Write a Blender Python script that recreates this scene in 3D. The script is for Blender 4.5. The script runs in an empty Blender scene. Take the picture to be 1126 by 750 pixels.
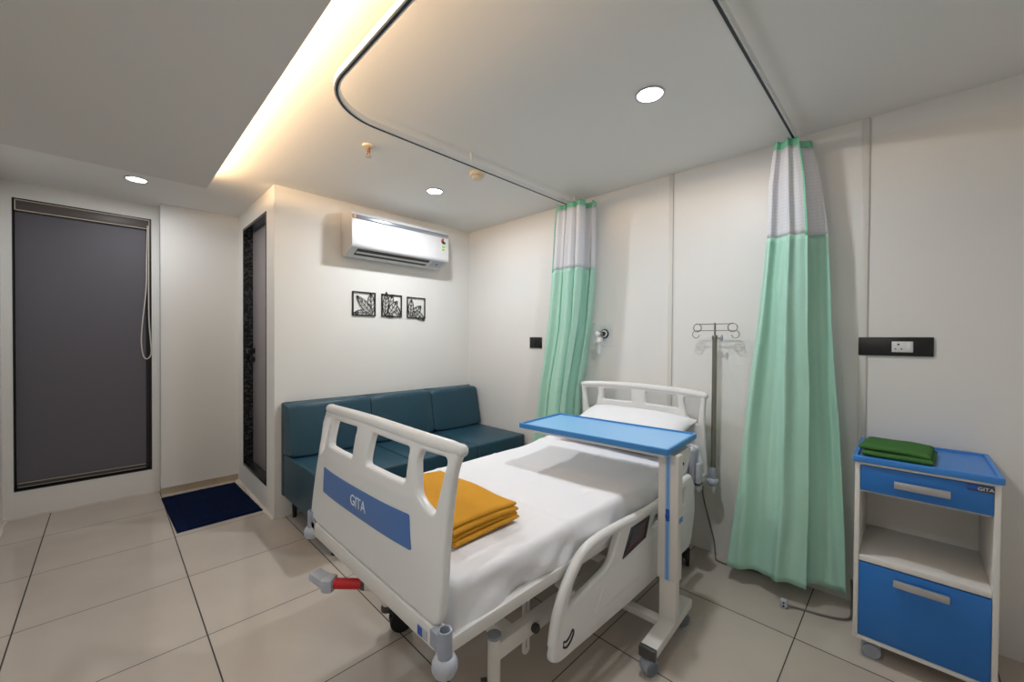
import bpy, bmesh, math, random
from math import sin, cos, pi, radians, atan2, sqrt
from mathutils import Vector, Matrix, noise

random.seed(7)
SC = bpy.context.scene
COL = SC.collection
H = 2.4

# ------------------------------------------------------------------ materials
def srgb(r, g, b):
    f = lambda c: (c / 255 / 12.92) if c / 255 <= 0.04045 else ((c / 255 + 0.055) / 1.055) ** 2.4
    return (f(r), f(g), f(b), 1.0)

def mat(name, col, rough=0.5, metal=0.0, bump=0.0, bscale=60.0, var=0.0, vscale=6.0, coat=0.0, sheen=0.0, stretch=None, spec=None, bdist=0.01):
    m = bpy.data.materials.new(name); m.use_nodes = True
    nt = m.node_tree; N = nt.nodes; L = nt.links
    p = N['Principled BSDF']
    p.inputs['Base Color'].default_value = col
    p.inputs['Roughness'].default_value = rough
    p.inputs['Metallic'].default_value = metal
    p.inputs['Coat Weight'].default_value = coat
    p.inputs['Sheen Weight'].default_value = sheen
    if spec is not None: p.inputs['Specular IOR Level'].default_value = spec
    tc = N.new('ShaderNodeTexCoord'); src = tc.outputs['Object']
    if stretch:
        mp = N.new('ShaderNodeMapping'); mp.inputs['Scale'].default_value = stretch
        L.new(src, mp.inputs['Vector']); src = mp.outputs['Vector']
    if bump:
        t = N.new('ShaderNodeTexNoise'); t.inputs['Scale'].default_value = bscale; t.inputs['Detail'].default_value = 5
        L.new(src, t.inputs['Vector'])
        b = N.new('ShaderNodeBump'); b.inputs['Strength'].default_value = bump; b.inputs['Distance'].default_value = bdist
        L.new(t.outputs['Fac'], b.inputs['Height']); L.new(b.outputs['Normal'], p.inputs['Normal'])
    if var:
        t = N.new('ShaderNodeTexNoise'); t.inputs['Scale'].default_value = vscale; t.inputs['Detail'].default_value = 4
        L.new(src, t.inputs['Vector'])
        mx = N.new('ShaderNodeMix'); mx.data_type = 'RGBA'
        mx.inputs[6].default_value = tuple(c * (1 - var) for c in col[:3]) + (1,)
        mx.inputs[7].default_value = tuple(min(1, c * (1 + var)) for c in col[:3]) + (1,)
        L.new(t.outputs['Fac'], mx.inputs[0]); L.new(mx.outputs[2], p.inputs['Base Color'])
    return m

def emis(name, col, s):
    m = bpy.data.materials.new(name); m.use_nodes = True
    p = m.node_tree.nodes['Principled BSDF']
    p.inputs['Base Color'].default_value = col
    p.inputs['Emission Color'].default_value = col
    p.inputs['Emission Strength'].default_value = s
    return m

def floor_mat():
    m = bpy.data.materials.new('vitrified_floor_tiles'); m.use_nodes = True
    nt = m.node_tree; N = nt.nodes; L = nt.links
    p = N['Principled BSDF']
    geo = N.new('ShaderNodeNewGeometry'); sep = N.new('ShaderNodeSeparateXYZ')
    L.new(geo.outputs['Position'], sep.inputs[0])
    def ma(op, a, b=None, c=None):
        n = N.new('ShaderNodeMath'); n.operation = op
        for i, v in enumerate((a, b, c)):
            if v is None: continue
            if isinstance(v, (int, float)): n.inputs[i].default_value = v
            else: L.new(v, n.inputs[i])
        return n.outputs[0]
    def dist(sock, off, size):
        t = ma('DIVIDE', ma('SUBTRACT', sock, off), size)
        f = ma('FRACT', ma('ADD', t, 0.5))
        return ma('MULTIPLY', ma('ABSOLUTE', ma('SUBTRACT', f, 0.5)), size), ma('FLOOR', t)
    dx, ix = dist(sep.outputs[0], 0.4537, 0.6082)
    dy, iy = dist(sep.outputs[1], -2.3215, 0.6060)
    gx = ma('LESS_THAN', dx, 0.0021); gy = ma('LESS_THAN', dy, 0.0027)
    g = ma('MAXIMUM', gx, gy)
    wn = N.new('ShaderNodeTexWhiteNoise'); wn.noise_dimensions = '2D'
    cb = N.new('ShaderNodeCombineXYZ'); L.new(ix, cb.inputs[0]); L.new(iy, cb.inputs[1])
    L.new(cb.outputs[0], wn.inputs['Vector'])
    t = N.new('ShaderNodeTexNoise'); t.inputs['Scale'].default_value = 2.5; t.inputs['Detail'].default_value = 6
    L.new(geo.outputs['Position'], t.inputs['Vector'])
    v = ma('ADD', ma('MULTIPLY', wn.outputs['Value'], 0.25), ma('MULTIPLY', t.outputs['Fac'], 0.75))
    tile = N.new('ShaderNodeMix'); tile.data_type = 'RGBA'
    tile.inputs[6].default_value = srgb(172, 162, 152); tile.inputs[7].default_value = srgb(199, 189, 178)
    L.new(v, tile.inputs[0])
    mx = N.new('ShaderNodeMix'); mx.data_type = 'RGBA'
    mx.inputs[7].default_value = srgb(48, 42, 36)
    L.new(g, mx.inputs[0]); L.new(tile.outputs[2], mx.inputs[6])
    L.new(mx.outputs[2], p.inputs['Base Color'])
    r = ma('ADD', ma('MULTIPLY', g, 0.5), 0.11)
    L.new(r, p.inputs['Roughness'])
    bp = N.new('ShaderNodeBump'); bp.inputs['Strength'].default_value = 0.25; bp.inputs['Distance'].default_value = 0.002
    L.new(ma('SUBTRACT', 1.0, g), bp.inputs['Height']); L.new(bp.outputs['Normal'], p.inputs['Normal'])
    return m

def granite_mat():
    m = bpy.data.materials.new('black_granite'); m.use_nodes = True
    nt = m.node_tree; N = nt.nodes; L = nt.links; p = N['Principled BSDF']
    tc = N.new('ShaderNodeTexCoord'); t = N.new('ShaderNodeTexNoise')
    t.inputs['Scale'].default_value = 45; t.inputs['Detail'].default_value = 8
    cr = N.new('ShaderNodeValToRGB')
    cr.color_ramp.elements[0].position = 0.45; cr.color_ramp.elements[0].color = (0.004, 0.004, 0.005, 1)
    cr.color_ramp.elements[1].position = 0.72; cr.color_ramp.elements[1].color = (0.07, 0.07, 0.075, 1)
    L.new(tc.outputs['Object'], t.inputs['Vector']); L.new(t.outputs['Fac'], cr.inputs[0])
    L.new(cr.outputs[0], p.inputs['Base Color']); p.inputs['Roughness'].default_value = 0.25
    return m

def cloth_mat(name, col, transl=0.25, rough=0.55, bump=0.25, spec=0.35):
    m = bpy.data.materials.new(name); m.use_nodes = True
    nt = m.node_tree; N = nt.nodes; L = nt.links; p = N['Principled BSDF']; out = N['Material Output']
    p.inputs['Base Color'].default_value = col; p.inputs['Roughness'].default_value = rough
    p.inputs['Specular IOR Level'].default_value = spec
    tr = N.new('ShaderNodeBsdfTranslucent'); tr.inputs['Color'].default_value = col
    mx = N.new('ShaderNodeMixShader'); mx.inputs[0].default_value = transl
    L.new(p.outputs[0], mx.inputs[1]); L.new(tr.outputs[0], mx.inputs[2]); L.new(mx.outputs[0], out.inputs['Surface'])
    uv = N.new('ShaderNodeUVMap')
    mp = N.new('ShaderNodeMapping'); mp.inputs['Scale'].default_value = (3, 9, 1)
    L.new(uv.outputs[0], mp.inputs['Vector'])
    t = N.new('ShaderNodeTexNoise'); t.inputs['Scale'].default_value = 1.6; t.inputs['Detail'].default_value = 3; t.inputs['Distortion'].default_value = 0.6
    L.new(mp.outputs[0], t.inputs['Vector'])
    b = N.new('ShaderNodeBump'); b.inputs['Strength'].default_value = bump; b.inputs['Distance'].default_value = 0.02
    L.new(t.outputs['Fac'], b.inputs['Height']); L.new(b.outputs['Normal'], p.inputs['Normal'])
    return m

def mesh_cloth_mat():
    m = bpy.data.materials.new('white_curtain_mesh'); m.use_nodes = True
    nt = m.node_tree; N = nt.nodes; L = nt.links; p = N['Principled BSDF']; out = N['Material Output']
    p.inputs['Base Color'].default_value = (0.90, 0.90, 0.93, 1); p.inputs['Roughness'].default_value = 0.6
    uv = N.new('ShaderNodeUVMap'); sep = N.new('ShaderNodeSeparateXYZ'); L.new(uv.outputs[0], sep.inputs[0])
    def ma(op, a, b=None):
        n = N.new('ShaderNodeMath'); n.operation = op
        for i, v in enumerate((a, b)):
            if v is None: continue
            if isinstance(v, (int, float)): n.inputs[i].default_value = v
            else: L.new(v, n.inputs[i])
        return n.outputs[0]
    def cell(s): return ma('LESS_THAN', ma('ABSOLUTE', ma('SUBTRACT', ma('FRACT', ma('DIVIDE', s, 0.017)), 0.5)), 0.28)
    hole = ma('MULTIPLY', cell(sep.outputs[0]), cell(sep.outputs[1]))
    tr = N.new('ShaderNodeBsdfTransparent'); tl = N.new('ShaderNodeBsdfTranslucent'); tl.inputs['Color'].default_value = (0.85, 0.85, 0.88, 1)
    m1 = N.new('ShaderNodeMixShader'); m1.inputs[0].default_value = 0.4
    L.new(p.outputs[0], m1.inputs[1]); L.new(tl.outputs[0], m1.inputs[2])
    m2 = N.new('ShaderNodeMixShader'); L.new(ma('MULTIPLY', hole, 0.08), m2.inputs[0])
    L.new(m1.outputs[0], m2.inputs[1]); L.new(tr.outputs[0], m2.inputs[2]); L.new(m2.outputs[0], out.inputs['Surface'])
    return m

def glass_mat(name, col=(0.9, 0.95, 0.97, 1), alpha=0.25):
    m = bpy.data.materials.new(name); m.use_nodes = True
    p = m.node_tree.nodes['Principled BSDF']
    p.inputs['Base Color'].default_value = col; p.inputs['Roughness'].default_value = 0.05
    p.inputs['Alpha'].default_value = alpha
    return m

M = dict(
    wall=mat('wall_paint', (0.76, 0.745, 0.715, 1), 0.6, bump=0.03, bscale=120, var=0.012, vscale=2),
    panel=mat('wall_panel_paint', (0.76, 0.745, 0.72, 1), 0.42, var=0.012, vscale=1.5),
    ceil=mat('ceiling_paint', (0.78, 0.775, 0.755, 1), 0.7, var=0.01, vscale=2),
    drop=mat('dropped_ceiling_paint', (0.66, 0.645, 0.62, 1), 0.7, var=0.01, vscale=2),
    floor=floor_mat(), granite=granite_mat(),
    skirt=mat('beige_skirting_tile', srgb(176, 160, 138), 0.35, var=0.12, vscale=9),
    grout=mat('white_cement_grout', srgb(205, 196, 184), 0.9, bump=0.6, bscale=30, var=0.1, vscale=20),
    joint=mat('panel_joint_strip', srgb(214, 211, 205), 0.4),
    groove=mat('panel_joint_groove', srgb(196, 192, 186), 0.6),
    teal=mat('teal_leatherette', srgb(29, 66, 82), 0.42, bump=0.12, bscale=260, var=0.06, vscale=4, bdist=0.003),
    plastic=mat('white_moulded_plastic', (0.72, 0.72, 0.71, 1), 0.32),
    metal=mat('white_powder_coat', (0.70, 0.685, 0.655, 1), 0.4),
    tablemetal=mat('off_white_powder_coat', (0.68, 0.655, 0.62, 1), 0.4),
    blue=mat('blue_laminate', srgb(134, 186, 232), 0.33),
    edge=mat('blue_plastic_edge', srgb(52, 128, 194), 0.35),
    lblue=mat('locker_blue_laminate', srgb(34, 108, 184), 0.35),
    ltop=mat('locker_blue_plastic_top', srgb(52, 126, 204), 0.35),
    fblue=mat('blue_decal_panel', srgb(72, 112, 172), 0.4),
    stripe=mat('light_blue_inlay', srgb(138, 180, 226), 0.4),
    ink=mat('white_print', srgb(225, 228, 232), 0.5),
    dblue=mat('dark_blue_plastic', srgb(16, 78, 170), 0.35),
    grey=mat('grey_plastic', srgb(150, 156, 168), 0.4),
    lgrey=mat('light_grey_plastic', srgb(176, 180, 190), 0.4),
    dgrey=mat('dark_grey_plastic', srgb(70, 68, 68), 0.45),
    panelgrey=mat('charcoal_panel', srgb(46, 44, 46), 0.4),
    black=mat('black_plastic', srgb(14, 14, 16), 0.4),
    rubber=mat('black_rubber', srgb(22, 22, 22), 0.6),
    red=mat('red_rubber_grip', srgb(186, 16, 26), 0.4),
    steel=mat('brushed_steel', srgb(150, 144, 134), 0.28, metal=1.0),
    chrome=mat('chrome', srgb(205, 205, 205), 0.12, metal=1.0),
    alu=mat('satin_aluminium', srgb(186, 186, 188), 0.35, metal=0.7),
    sheet=mat('white_cotton_sheet', (0.80, 0.80, 0.83, 1), 0.75, bump=0.10, bscale=14, spec=0.2),
    core=mat('mattress_ticking', (0.62, 0.62, 0.64, 1), 0.8),
    pillow=mat('white_pillowcase', (0.82, 0.82, 0.845, 1), 0.75, bump=0.12, bscale=10, spec=0.2),
    yellow=mat('mustard_wool', srgb(202, 146, 50), 0.85, bump=0.35, bscale=300, var=0.07, vscale=14, sheen=0.0, spec=0.1, bdist=0.002),
    towel=mat('green_terry', srgb(70, 114, 60), 0.95, bump=0.8, bscale=420, var=0.12, vscale=40, spec=0.1, bdist=0.003),
    navy=mat('navy_pile', srgb(8, 22, 54), 0.95, bump=0.9, bscale=260, var=0.45, vscale=9, spec=0.1, bdist=0.006),
    ac=mat('air_conditioner_white', (0.58, 0.58, 0.59, 1), 0.3),
    silver=mat('silver_trim', srgb(170, 178, 190), 0.2, metal=0.8),
    white=mat('switch_white', srgb(225, 225, 225), 0.35),
    cream=mat('cream_plastic', srgb(222, 206, 182), 0.45),
    copper=mat('copper_fitting', srgb(186, 150, 132), 0.35, metal=0.8),
    orange=mat('orange_badge', srgb(180, 112, 60), 0.4),
    sgreen=mat('label_green', srgb(206, 222, 170), 0.5),
    sred=mat('label_red', srgb(206, 52, 40), 0.5),
    sdark=mat('label_dark', srgb(40, 70, 60), 0.5),
    blind=mat('grey_blind_fabric', srgb(92, 89, 96), 0.55, bump=0.05, bscale=500),
    blindcas=mat('taupe_blind_cassette', srgb(88, 80, 76), 0.45),
    piping=mat('beige_trim_edge', srgb(196, 182, 164), 0.5),
    cord=mat('white_bead_chain', srgb(205, 198, 190), 0.5),
    dframe=mat('dark_window_frame', srgb(24, 22, 26), 0.35),
    door=mat('grey_door_laminate', srgb(140, 134, 135), 0.45),
    cable=mat('grey_cable', srgb(112, 110, 104), 0.5),
    track=mat('white_curtain_track', (0.74, 0.74, 0.73, 1), 0.35),
    tslot=mat('dark_track_slot', srgb(22, 28, 40), 0.5),
    green=cloth_mat('mint_curtain_cloth', srgb(186, 230, 213), 0.2),
    greent=cloth_mat('mint_curtain_tape', srgb(136, 208, 172), 0.1, bump=0.1),
    cmesh=mesh_cloth_mat(),
    acrylic=glass_mat('clear_acrylic', alpha=0.16),
    bottle=glass_mat('clear_bottle', alpha=0.3),
    pane=glass_mat('night_window_pane', (0.02, 0.022, 0.03, 1), 0.92),
    lamp=emis('downlight_lens', (0.93, 0.96, 1.0, 1), 14.0),
)

# ------------------------------------------------------------------ builders
class MB:
    def __init__(s): s.bm = bmesh.new()
    def box(s, lo, hi, bev=0.0, seg=2, mtx=None):
        r = bmesh.ops.create_cube(s.bm, size=1.0)
        vs = r['verts']; lo = Vector(lo); hi = Vector(hi)
        c = (lo + hi) / 2; d = hi - lo
        for v in vs: v.co = Vector((v.co.x * d.x, v.co.y * d.y, v.co.z * d.z)) + c
        if bev:
            es = list({e for v in vs for e in v.link_edges})
            b = bmesh.ops.bevel(s.bm, geom=es, offset=bev, segments=seg, affect='EDGES', profile=0.5)
            vs = list({v for f in b['faces'] for v in f.verts} | {v for v in vs if v.is_valid})
        if mtx is not None:
            for v in vs: v.co = mtx @ v.co
        return vs
    def bar(s, a, b, w, h=None, bev=0.0, up=(0, 0, 1)):
        """rectangular bar from a to b"""
        a = Vector(a); b = Vector(b); h = h or w
        z = (b - a); ln = z.length; z.normalize()
        u = Vector(up)
        if abs(z.dot(u)) > 0.98: u = Vector((1, 0, 0))
        x = u.cross(z).normalized(); y = z.cross(x)
        m = Matrix((x, y, z)).transposed().to_4x4(); m.translation = (a + b) / 2
        return s.box((-w / 2, -h / 2, -ln / 2), (w / 2, h / 2, ln / 2), bev, 2, m)
    def cyl(s, a, b, r1, r2=None, n=20, caps=True):
        a = Vector(a); b = Vector(b); r2 = r1 if r2 is None else r2
        z = (b - a); ln = z.length; z.normalize()
        q = Vector((0, 0, 1)).rotation_difference(z).to_matrix().to_4x4(); q.translation = (a + b) / 2
        bmesh.ops.create_cone(s.bm, cap_ends=caps, segments=n, radius1=r1, radius2=r2, depth=ln, matrix=q)
    def sphere(s, c, r, sc=(1, 1, 1), n=16):
        m = Matrix.Translation(c) @ Matrix.Diagonal((sc[0], sc[1], sc[2], 1))
        bmesh.ops.create_uvsphere(s.bm, u_segments=n, v_segments=max(6, n // 2), radius=r, matrix=m)
    def lathe(s, prof, c=(0, 0, 0), axis=(0, 0, 1), n=24, ring=False):
        """profile [(r, t)] turned about axis through c"""
        q = Vector((0, 0, 1)).rotation_difference(Vector(axis).normalized()).to_matrix()
        c = Vector(c); rings = []
        for r, t in prof:
            rings.append([s.bm.verts.new(c + q @ Vector((max(r, 1e-5) * cos(2 * pi * i / n), max(r, 1e-5) * sin(2 * pi * i / n), t))) for i in range(n)])
        K = len(rings)
        for k in range(K if ring else K - 1):
            a, b_ = rings[k], rings[(k + 1) % K]
            for i in range(n):
                s.bm.faces.new((a[i], a[(i + 1) % n], b_[(i + 1) % n], b_[i]))
        if not ring:
            s.bm.faces.new(rings[0][::-1]); s.bm.faces.new(rings[-1])
    def tube(s, pts, r, n=10, closed=False):
        pts = [Vector(p) for p in pts]; rings = []; k = len(pts)
        prev = None
        for i, p in enumerate(pts):
            if closed: t = pts[(i + 1) % k] - pts[i - 1]
            else: t = pts[min(i + 1, k - 1)] - pts[max(i - 1, 0)]
            t.normalize()
            if prev is None:
                u = Vector((0, 0, 1)) if abs(t.z) < 0.9 else Vector((1, 0, 0))
                x = u.cross(t).normalized()
            else:
                x = (prev - t * prev.dot(t)).normalized()
            prev = x; y = t.cross(x)
            rr = r[i] if isinstance(r, (list, tuple)) else r
            rings.append([s.bm.verts.new(p + x * rr * cos(2 * pi * j / n) + y * rr * sin(2 * pi * j / n)) for j in range(n)])
        for i in range(k if closed else k - 1):
            a = rings[i]; b = rings[(i + 1) % k]
            for j in range(n): s.bm.faces.new((a[j], a[(j + 1) % n], b[(j + 1) % n], b[j]))
        if not closed:
            s.bm.faces.new(rings[0][::-1]); s.bm.faces.new(rings[-1])
    def grid(s, nu, nv, fn, uvfn=None):
        vs = [[s.bm.verts.new(fn(i / (nu - 1), j / (nv - 1))) for j in range(nv)] for i in range(nu)]
        uvl = s.bm.loops.layers.uv.verify() if uvfn else None
        for i in range(nu - 1):
            for j in range(nv - 1):
                f = s.bm.faces.new((vs[i][j], vs[i + 1][j], vs[i + 1][j + 1], vs[i][j + 1]))
                if uvl:
                    for lp, (a, b) in zip(f.loops, ((i, j), (i + 1, j), (i + 1, j + 1), (i, j + 1))):
                        lp[uvl].uv = uvfn(a / (nu - 1), b / (nv - 1))
        return vs
    def prism(s, poly, fn0, fn1):
        """polygon list of 2D points extruded between two maps to 3D"""
        a = [s.bm.verts.new(fn0(*p)) for p in poly]; b = [s.bm.verts.new(fn1(*p)) for p in poly]
        n = len(poly)
        for i in range(n): s.bm.faces.new((a[i], a[(i + 1) % n], b[(i + 1) % n], b[i]))
        s.bm.faces.new(a[::-1]); s.bm.faces.new(b)
    def move(s, m):
        bmesh.ops.transform(s.bm, matrix=m, verts=s.bm.verts)
    def build(s, name, material, parent=None, smooth=35):
        bmesh.ops.recalc_face_normals(s.bm, faces=s.bm.faces)
        me = bpy.data.meshes.new(name); s.bm.to_mesh(me); s.bm.free()
        return link(name, me, material, parent, smooth)

def link(name, me, material, parent=None, smooth=35):
    o = bpy.data.objects.new(name, me); COL.objects.link(o)
    me.materials.clear(); me.materials.append(material)
    if smooth:
        for p in me.polygons: p.use_smooth = True
        me.set_sharp_from_angle(angle=radians(smooth))
    if parent is not None:
        par(o, parent)
    return o

ORG = {}
def par(o, parent):
    """keep the world placement when parenting to an Empty that only has a location (and z rotation)"""
    o.parent = parent
    o.matrix_parent_inverse = wmat(parent).inverted()

def wmat(o):
    m = Matrix.LocRotScale(o.location, o.rotation_euler, o.scale)
    if o.parent is not None: m = wmat(o.parent) @ o.matrix_parent_inverse @ m
    return m

def tag(o, label, cat, group=None):
    o['label'] = label; o['category'] = cat
    if group: o['group'] = group
    return o

def thing(name, loc, label, cat, group=None):
    o = bpy.data.objects.new(name, None); COL.objects.link(o); o.location = loc
    o.empty_display_size = 0.1
    return tag(o, label, cat, group)

def struct(o):
    o['kind'] = 'structure'; return o

def wall(name, lo, hi, material, bev=0):
    b = MB(); b.box(lo, hi, bev); return struct(b.build(name, material, None, 0))

def copy_tree(o, parent=None):
    c = o.copy(); COL.objects.link(c)
    if parent is not None:
        c.parent = parent; c.matrix_parent_inverse = o.matrix_parent_inverse.copy()
    for ch in list(o.children): copy_tree(ch, c)
    return c

def rpoly(pts, r, n=5):
    """round the corners of a polygon; r is one radius or one per corner"""
    out = []; k = len(pts)
    for i in range(k):
        p = Vector(pts[i]); a = Vector(pts[i - 1]); b = Vector(pts[(i + 1) % k])
        ri = r[i] if isinstance(r, (list, tuple)) else r
        da = (a - p); db = (b - p)
        d = min(ri, da.length * 0.45, db.length * 0.45)
        if d < 1e-4: out.append(tuple(p)); continue
        p0 = p + da.normalized() * d; p1 = p + db.normalized() * d
        for j in range(n + 1):
            t = j / n
            q = p0 * (1 - t) ** 2 + p * 2 * t * (1 - t) + p1 * t * t
            out.append((q.x, q.y))
    return out

def plate(outline, holes, thick, bevel, fn, cuts_u=(), cuts_v=()):
    """flat plate with holes (rounded edges) mapped to 3D by fn(u, v, w); w runs from 0 to thick"""
    cu = bpy.data.curves.new('plate', 'CURVE'); cu.dimensions = '2D'; cu.fill_mode = 'BOTH'
    cu.extrude = thick / 2 - bevel; cu.bevel_depth = bevel; cu.bevel_resolution = 2; cu.offset = -bevel
    for poly in [outline] + list(holes):
        sp = cu.splines.new('POLY'); sp.points.add(len(poly) - 1); sp.use_cyclic_u = True
        for p, q in zip(sp.points, poly): p.co = (q[0], q[1], 0, 1)
    ob = bpy.data.objects.new('plate', cu); COL.objects.link(ob)
    dg = bpy.context.evaluated_depsgraph_get(); dg.update()
    me = bpy.data.meshes.new_from_object(ob.evaluated_get(dg))
    bpy.data.objects.remove(ob); bpy.data.curves.remove(cu)
    b = MB(); b.bm.from_mesh(me); bpy.data.meshes.remove(me)
    bmesh.ops.remove_doubles(b.bm, verts=b.bm.verts, dist=1e-5)
    for axis, cuts in ((0, cuts_u), (1, cuts_v)):
        for c in cuts:
            co = [0, 0, 0]; no = [0, 0, 0]; co[axis] = c; no[axis] = 1
            bmesh.ops.bisect_plane(b.bm, geom=b.bm.verts[:] + b.bm.edges[:] + b.bm.faces[:], plane_co=co, plane_no=no)
    for v in b.bm.verts: v.co = Vector(fn(v.co.x, v.co.y, v.co.z + thick / 2))
    return b

def lettering(name, s, size, fn, material, parent, depth=0.0012, bold=0.0):
    """flat letters mapped by fn(u, v, w); centred on (0, 0)"""
    cu = bpy.data.curves.new('t', 'FONT'); cu.body = s; cu.size = size; cu.align_x = 'CENTER'; cu.align_y = 'CENTER'
    cu.extrude = depth / 2; cu.offset = bold
    ob = bpy.data.objects.new('t', cu); COL.objects.link(ob)
    dg = bpy.context.evaluated_depsgraph_get(); dg.update()
    me = bpy.data.meshes.new_from_object(ob.evaluated_get(dg))
    bpy.data.objects.remove(ob); bpy.data.curves.remove(cu)
    for v in me.vertices: v.co = Vector(fn(v.co.x, v.co.y, v.co.z + depth / 2))
    return link(name, me, material, parent, 0)

def spline(pts, n=10):
    """Catmull-Rom through 3D points"""
    pts = [Vector(p) for p in pts]; out = []
    P = [pts[0]] + pts + [pts[-1]]
    for i in range(1, len(P) - 2):
        a, b, c, d = P[i - 1], P[i], P[i + 1], P[i + 2]
        for k in range(n):
            t = k / n
            out.append(0.5 * ((2 * b) + (c - a) * t + (2 * a - 5 * b + 4 * c - d) * t * t + (3 * b - a - 3 * c + d) * t ** 3))
    out.append(pts[-1]); return out

def lerp(a, b, t): return a + (b - a) * t
def sm(t): t = max(0, min(1, t)); return t * t * (3 - 2 * t)

# ------------------------------------------------------------------ the room
XL, XR, YB, TH = -1.27, 3.95, -3.15, 0.12
JY, RX = -1.786, -1.134          # door wall, short wall beside the window
wall('floor', (XL - 0.3, YB - 0.3, -0.1), (XR + 0.3, 0.3, 0), M['floor'])
wall('ceiling', (XL - 0.3, YB - 0.3, H), (XR + 0.3, 0.3, H + 0.1), M['ceil'])
wall('wall_right', (0, 0, 0), (XR + TH, TH, H), M['panel'])                       # behind the bed head
wall('wall_back', (-TH, JY + TH, 0), (0, TH, H), M['wall'])                        # behind the sofa
wall('wall_recess', (RX - TH, -2.32, 0.055), (RX, JY, H), M['wall'])
wall('wall_left', (XL - TH, YB - TH, 0), (XR + TH, YB, H), M['wall'])
wall('wall_front', (XR, YB, 0), (XR + TH, 0, H), M['wall'])
# door wall, with its opening
DX0, DX1, DZ0, DZ1 = -0.937, -0.202, 0.185, 2.255
b = MB()
b.box((RX - TH, JY, 0), (DX0, JY + TH, H)); b.box((DX1, JY, 0), (0, JY + TH, H))
b.box((DX0, JY, 0), (DX1, JY + TH, DZ0)); b.box((DX0, JY, DZ1), (DX1, JY + TH, H))
struct(b.build('wall_door', M['wall'], None, 0))
# window wall with its opening
WY0, WY1, WZ0, WZ1 = -3.100, -2.368, 0.195, 2.285
b = MB()
b.box((XL - TH, YB, 0), (XL, WY0, H)); b.box((XL - TH, WY1, 0), (XL, -2.20, H))
b.box((XL - TH, WY0, 0), (XL, WY1, WZ0)); b.box((XL - TH, WY0, WZ1), (XL, WY1, H))
struct(b.build('wall_window', M['wall'], None, 0))
wall('baseboard_recess', (RX - TH, -2.32, 0), (RX - 0.004, JY, 0.055), M['skirt'])
# messy cement fillets where walls meet the tiles
def fillet(name, a, bb, w):
    m = MB(); a = Vector(a); bb = Vector(bb)
    d = (bb - a); n = Vector((-d.y, d.x, 0)).normalized()
    def f(u, v):
        p = a + d * u
        ww = w * (0.55 + 0.9 * noise.noise(Vector((u * 6, name.__len__(), 0.3))) + 0.2)
        ww = max(0.006, ww)
        return p + n * ww * v + Vector((0, 0, 0.0005 + 0.010 * (1 - v) ** 2))
    m.grid(40, 6, f); return struct(m.build(name, M['grout']))
fillet('trim_1', (XL, -2.33, 0), (XL, YB, 0), -0.03)
fillet('trim_2', (0.004, JY, 0), (RX, JY, 0), 0.03)
fillet('trim_3', (XL, YB, 0), (0.2, YB, 0), 0.035)
# panel joints on the wall behind the bed
for i, x in enumerate((2.103, 3.068)):
    m = MB(); m.box((x - 0.016, -0.005, 0), (x + 0.014, 0.001, H), 0.002); o = struct(m.build('trim_%d' % (4 + i), M['joint']))
    m = MB(); m.box((x + 0.010, -0.006, 0), (x + 0.014, 0, H)); struct(m.build('groove', M['groove'], o, 0)).pop('kind')
# dropped ceiling with the light cove along its edge
PX, PY, PZ = -0.115, -2.158, 2.30
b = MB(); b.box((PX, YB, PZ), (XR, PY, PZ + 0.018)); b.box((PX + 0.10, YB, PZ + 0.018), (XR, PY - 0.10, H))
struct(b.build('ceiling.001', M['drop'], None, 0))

# window: frame and pane behind the blind
b = MB(); X0, X1 = XL - 0.10, XL - 0.045
b.box((X0, WY0, WZ0), (X1, WY0 + 0.04, WZ1)); b.box((X0, WY1 - 0.05, WZ0), (X1, WY1, WZ1))
b.box((X0, WY0 + 0.04, WZ0), (X1, WY1 - 0.05, WZ0 + 0.04)); b.box((X0, WY0 + 0.04, WZ1 - 0.04), (X1, WY1 - 0.05, WZ1))
for lo, hi in (((XL - 0.045, WY0, WZ0), (XL + 0.001, WY0 + 0.006, WZ1)), ((XL - 0.045, WY1 - 0.006, WZ0), (XL + 0.001, WY1, WZ1)),
               ((XL - 0.045, WY0 + .006, WZ0), (XL + 0.001, WY1 - .006, WZ0 + 0.008)), ((XL - 0.045, WY0 + .006, WZ1 - 0.006), (XL + 0.001, WY1 - .006, WZ1))):
    b.box(lo, hi)
win = struct(b.build('window_1', M['dframe'], None, 0))
b = MB(); b.box((XL - 0.08, WY0 + 0.035, WZ0 + 0.035), (XL - 0.074, WY1 - 0.045, WZ1 - 0.035)); b.build('pane', M['pane'], win, 0)
# roller blind
bl = thing('roller_blind', (XL - 0.02, (WY0 + WY1) / 2, WZ0 + 0.01), 'dark grey roller blind pulled down over the tall window', 'blind')
BX = XL - 0.012
b = MB(); b.box((XL - 0.042, WY0 + 0.012, WZ1 - 0.085), (BX + 0.012, WY1 - 0.012, WZ1 - 0.010), 0.006); cas = b.build('cassette', M['blindcas'], bl)
b = MB()
for z in (WZ1 - 0.013, WZ1 - 0.084): b.box((BX + 0.011, WY0 + 0.012, z - 0.003), (BX + 0.0155, WY1 - 0.012, z + 0.003))
for y in (WY0 + 0.014, WY1 - 0.014): b.box((BX + 0.011, y - 0.003, WZ1 - 0.084), (BX + 0.0155, y + 0.003, WZ1 - 0.013))
b.build('edging', M['piping'], cas, 0)
FY1 = WY1 - 0.035
b = MB(); b.box((XL - 0.030, WY0 + 0.010, WZ0 + 0.05), (XL - 0.027, FY1, WZ1 - 0.04)); b.build('blind_fabric', M['blind'], bl, 0)
b = MB(); b.box((XL - 0.036, WY0 + 0.012, WZ0 + 0.018), (XL - 0.020, FY1, WZ0 + 0.055), 0.004); br = b.build('bottom_rail', M['dgrey'], bl)
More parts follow.
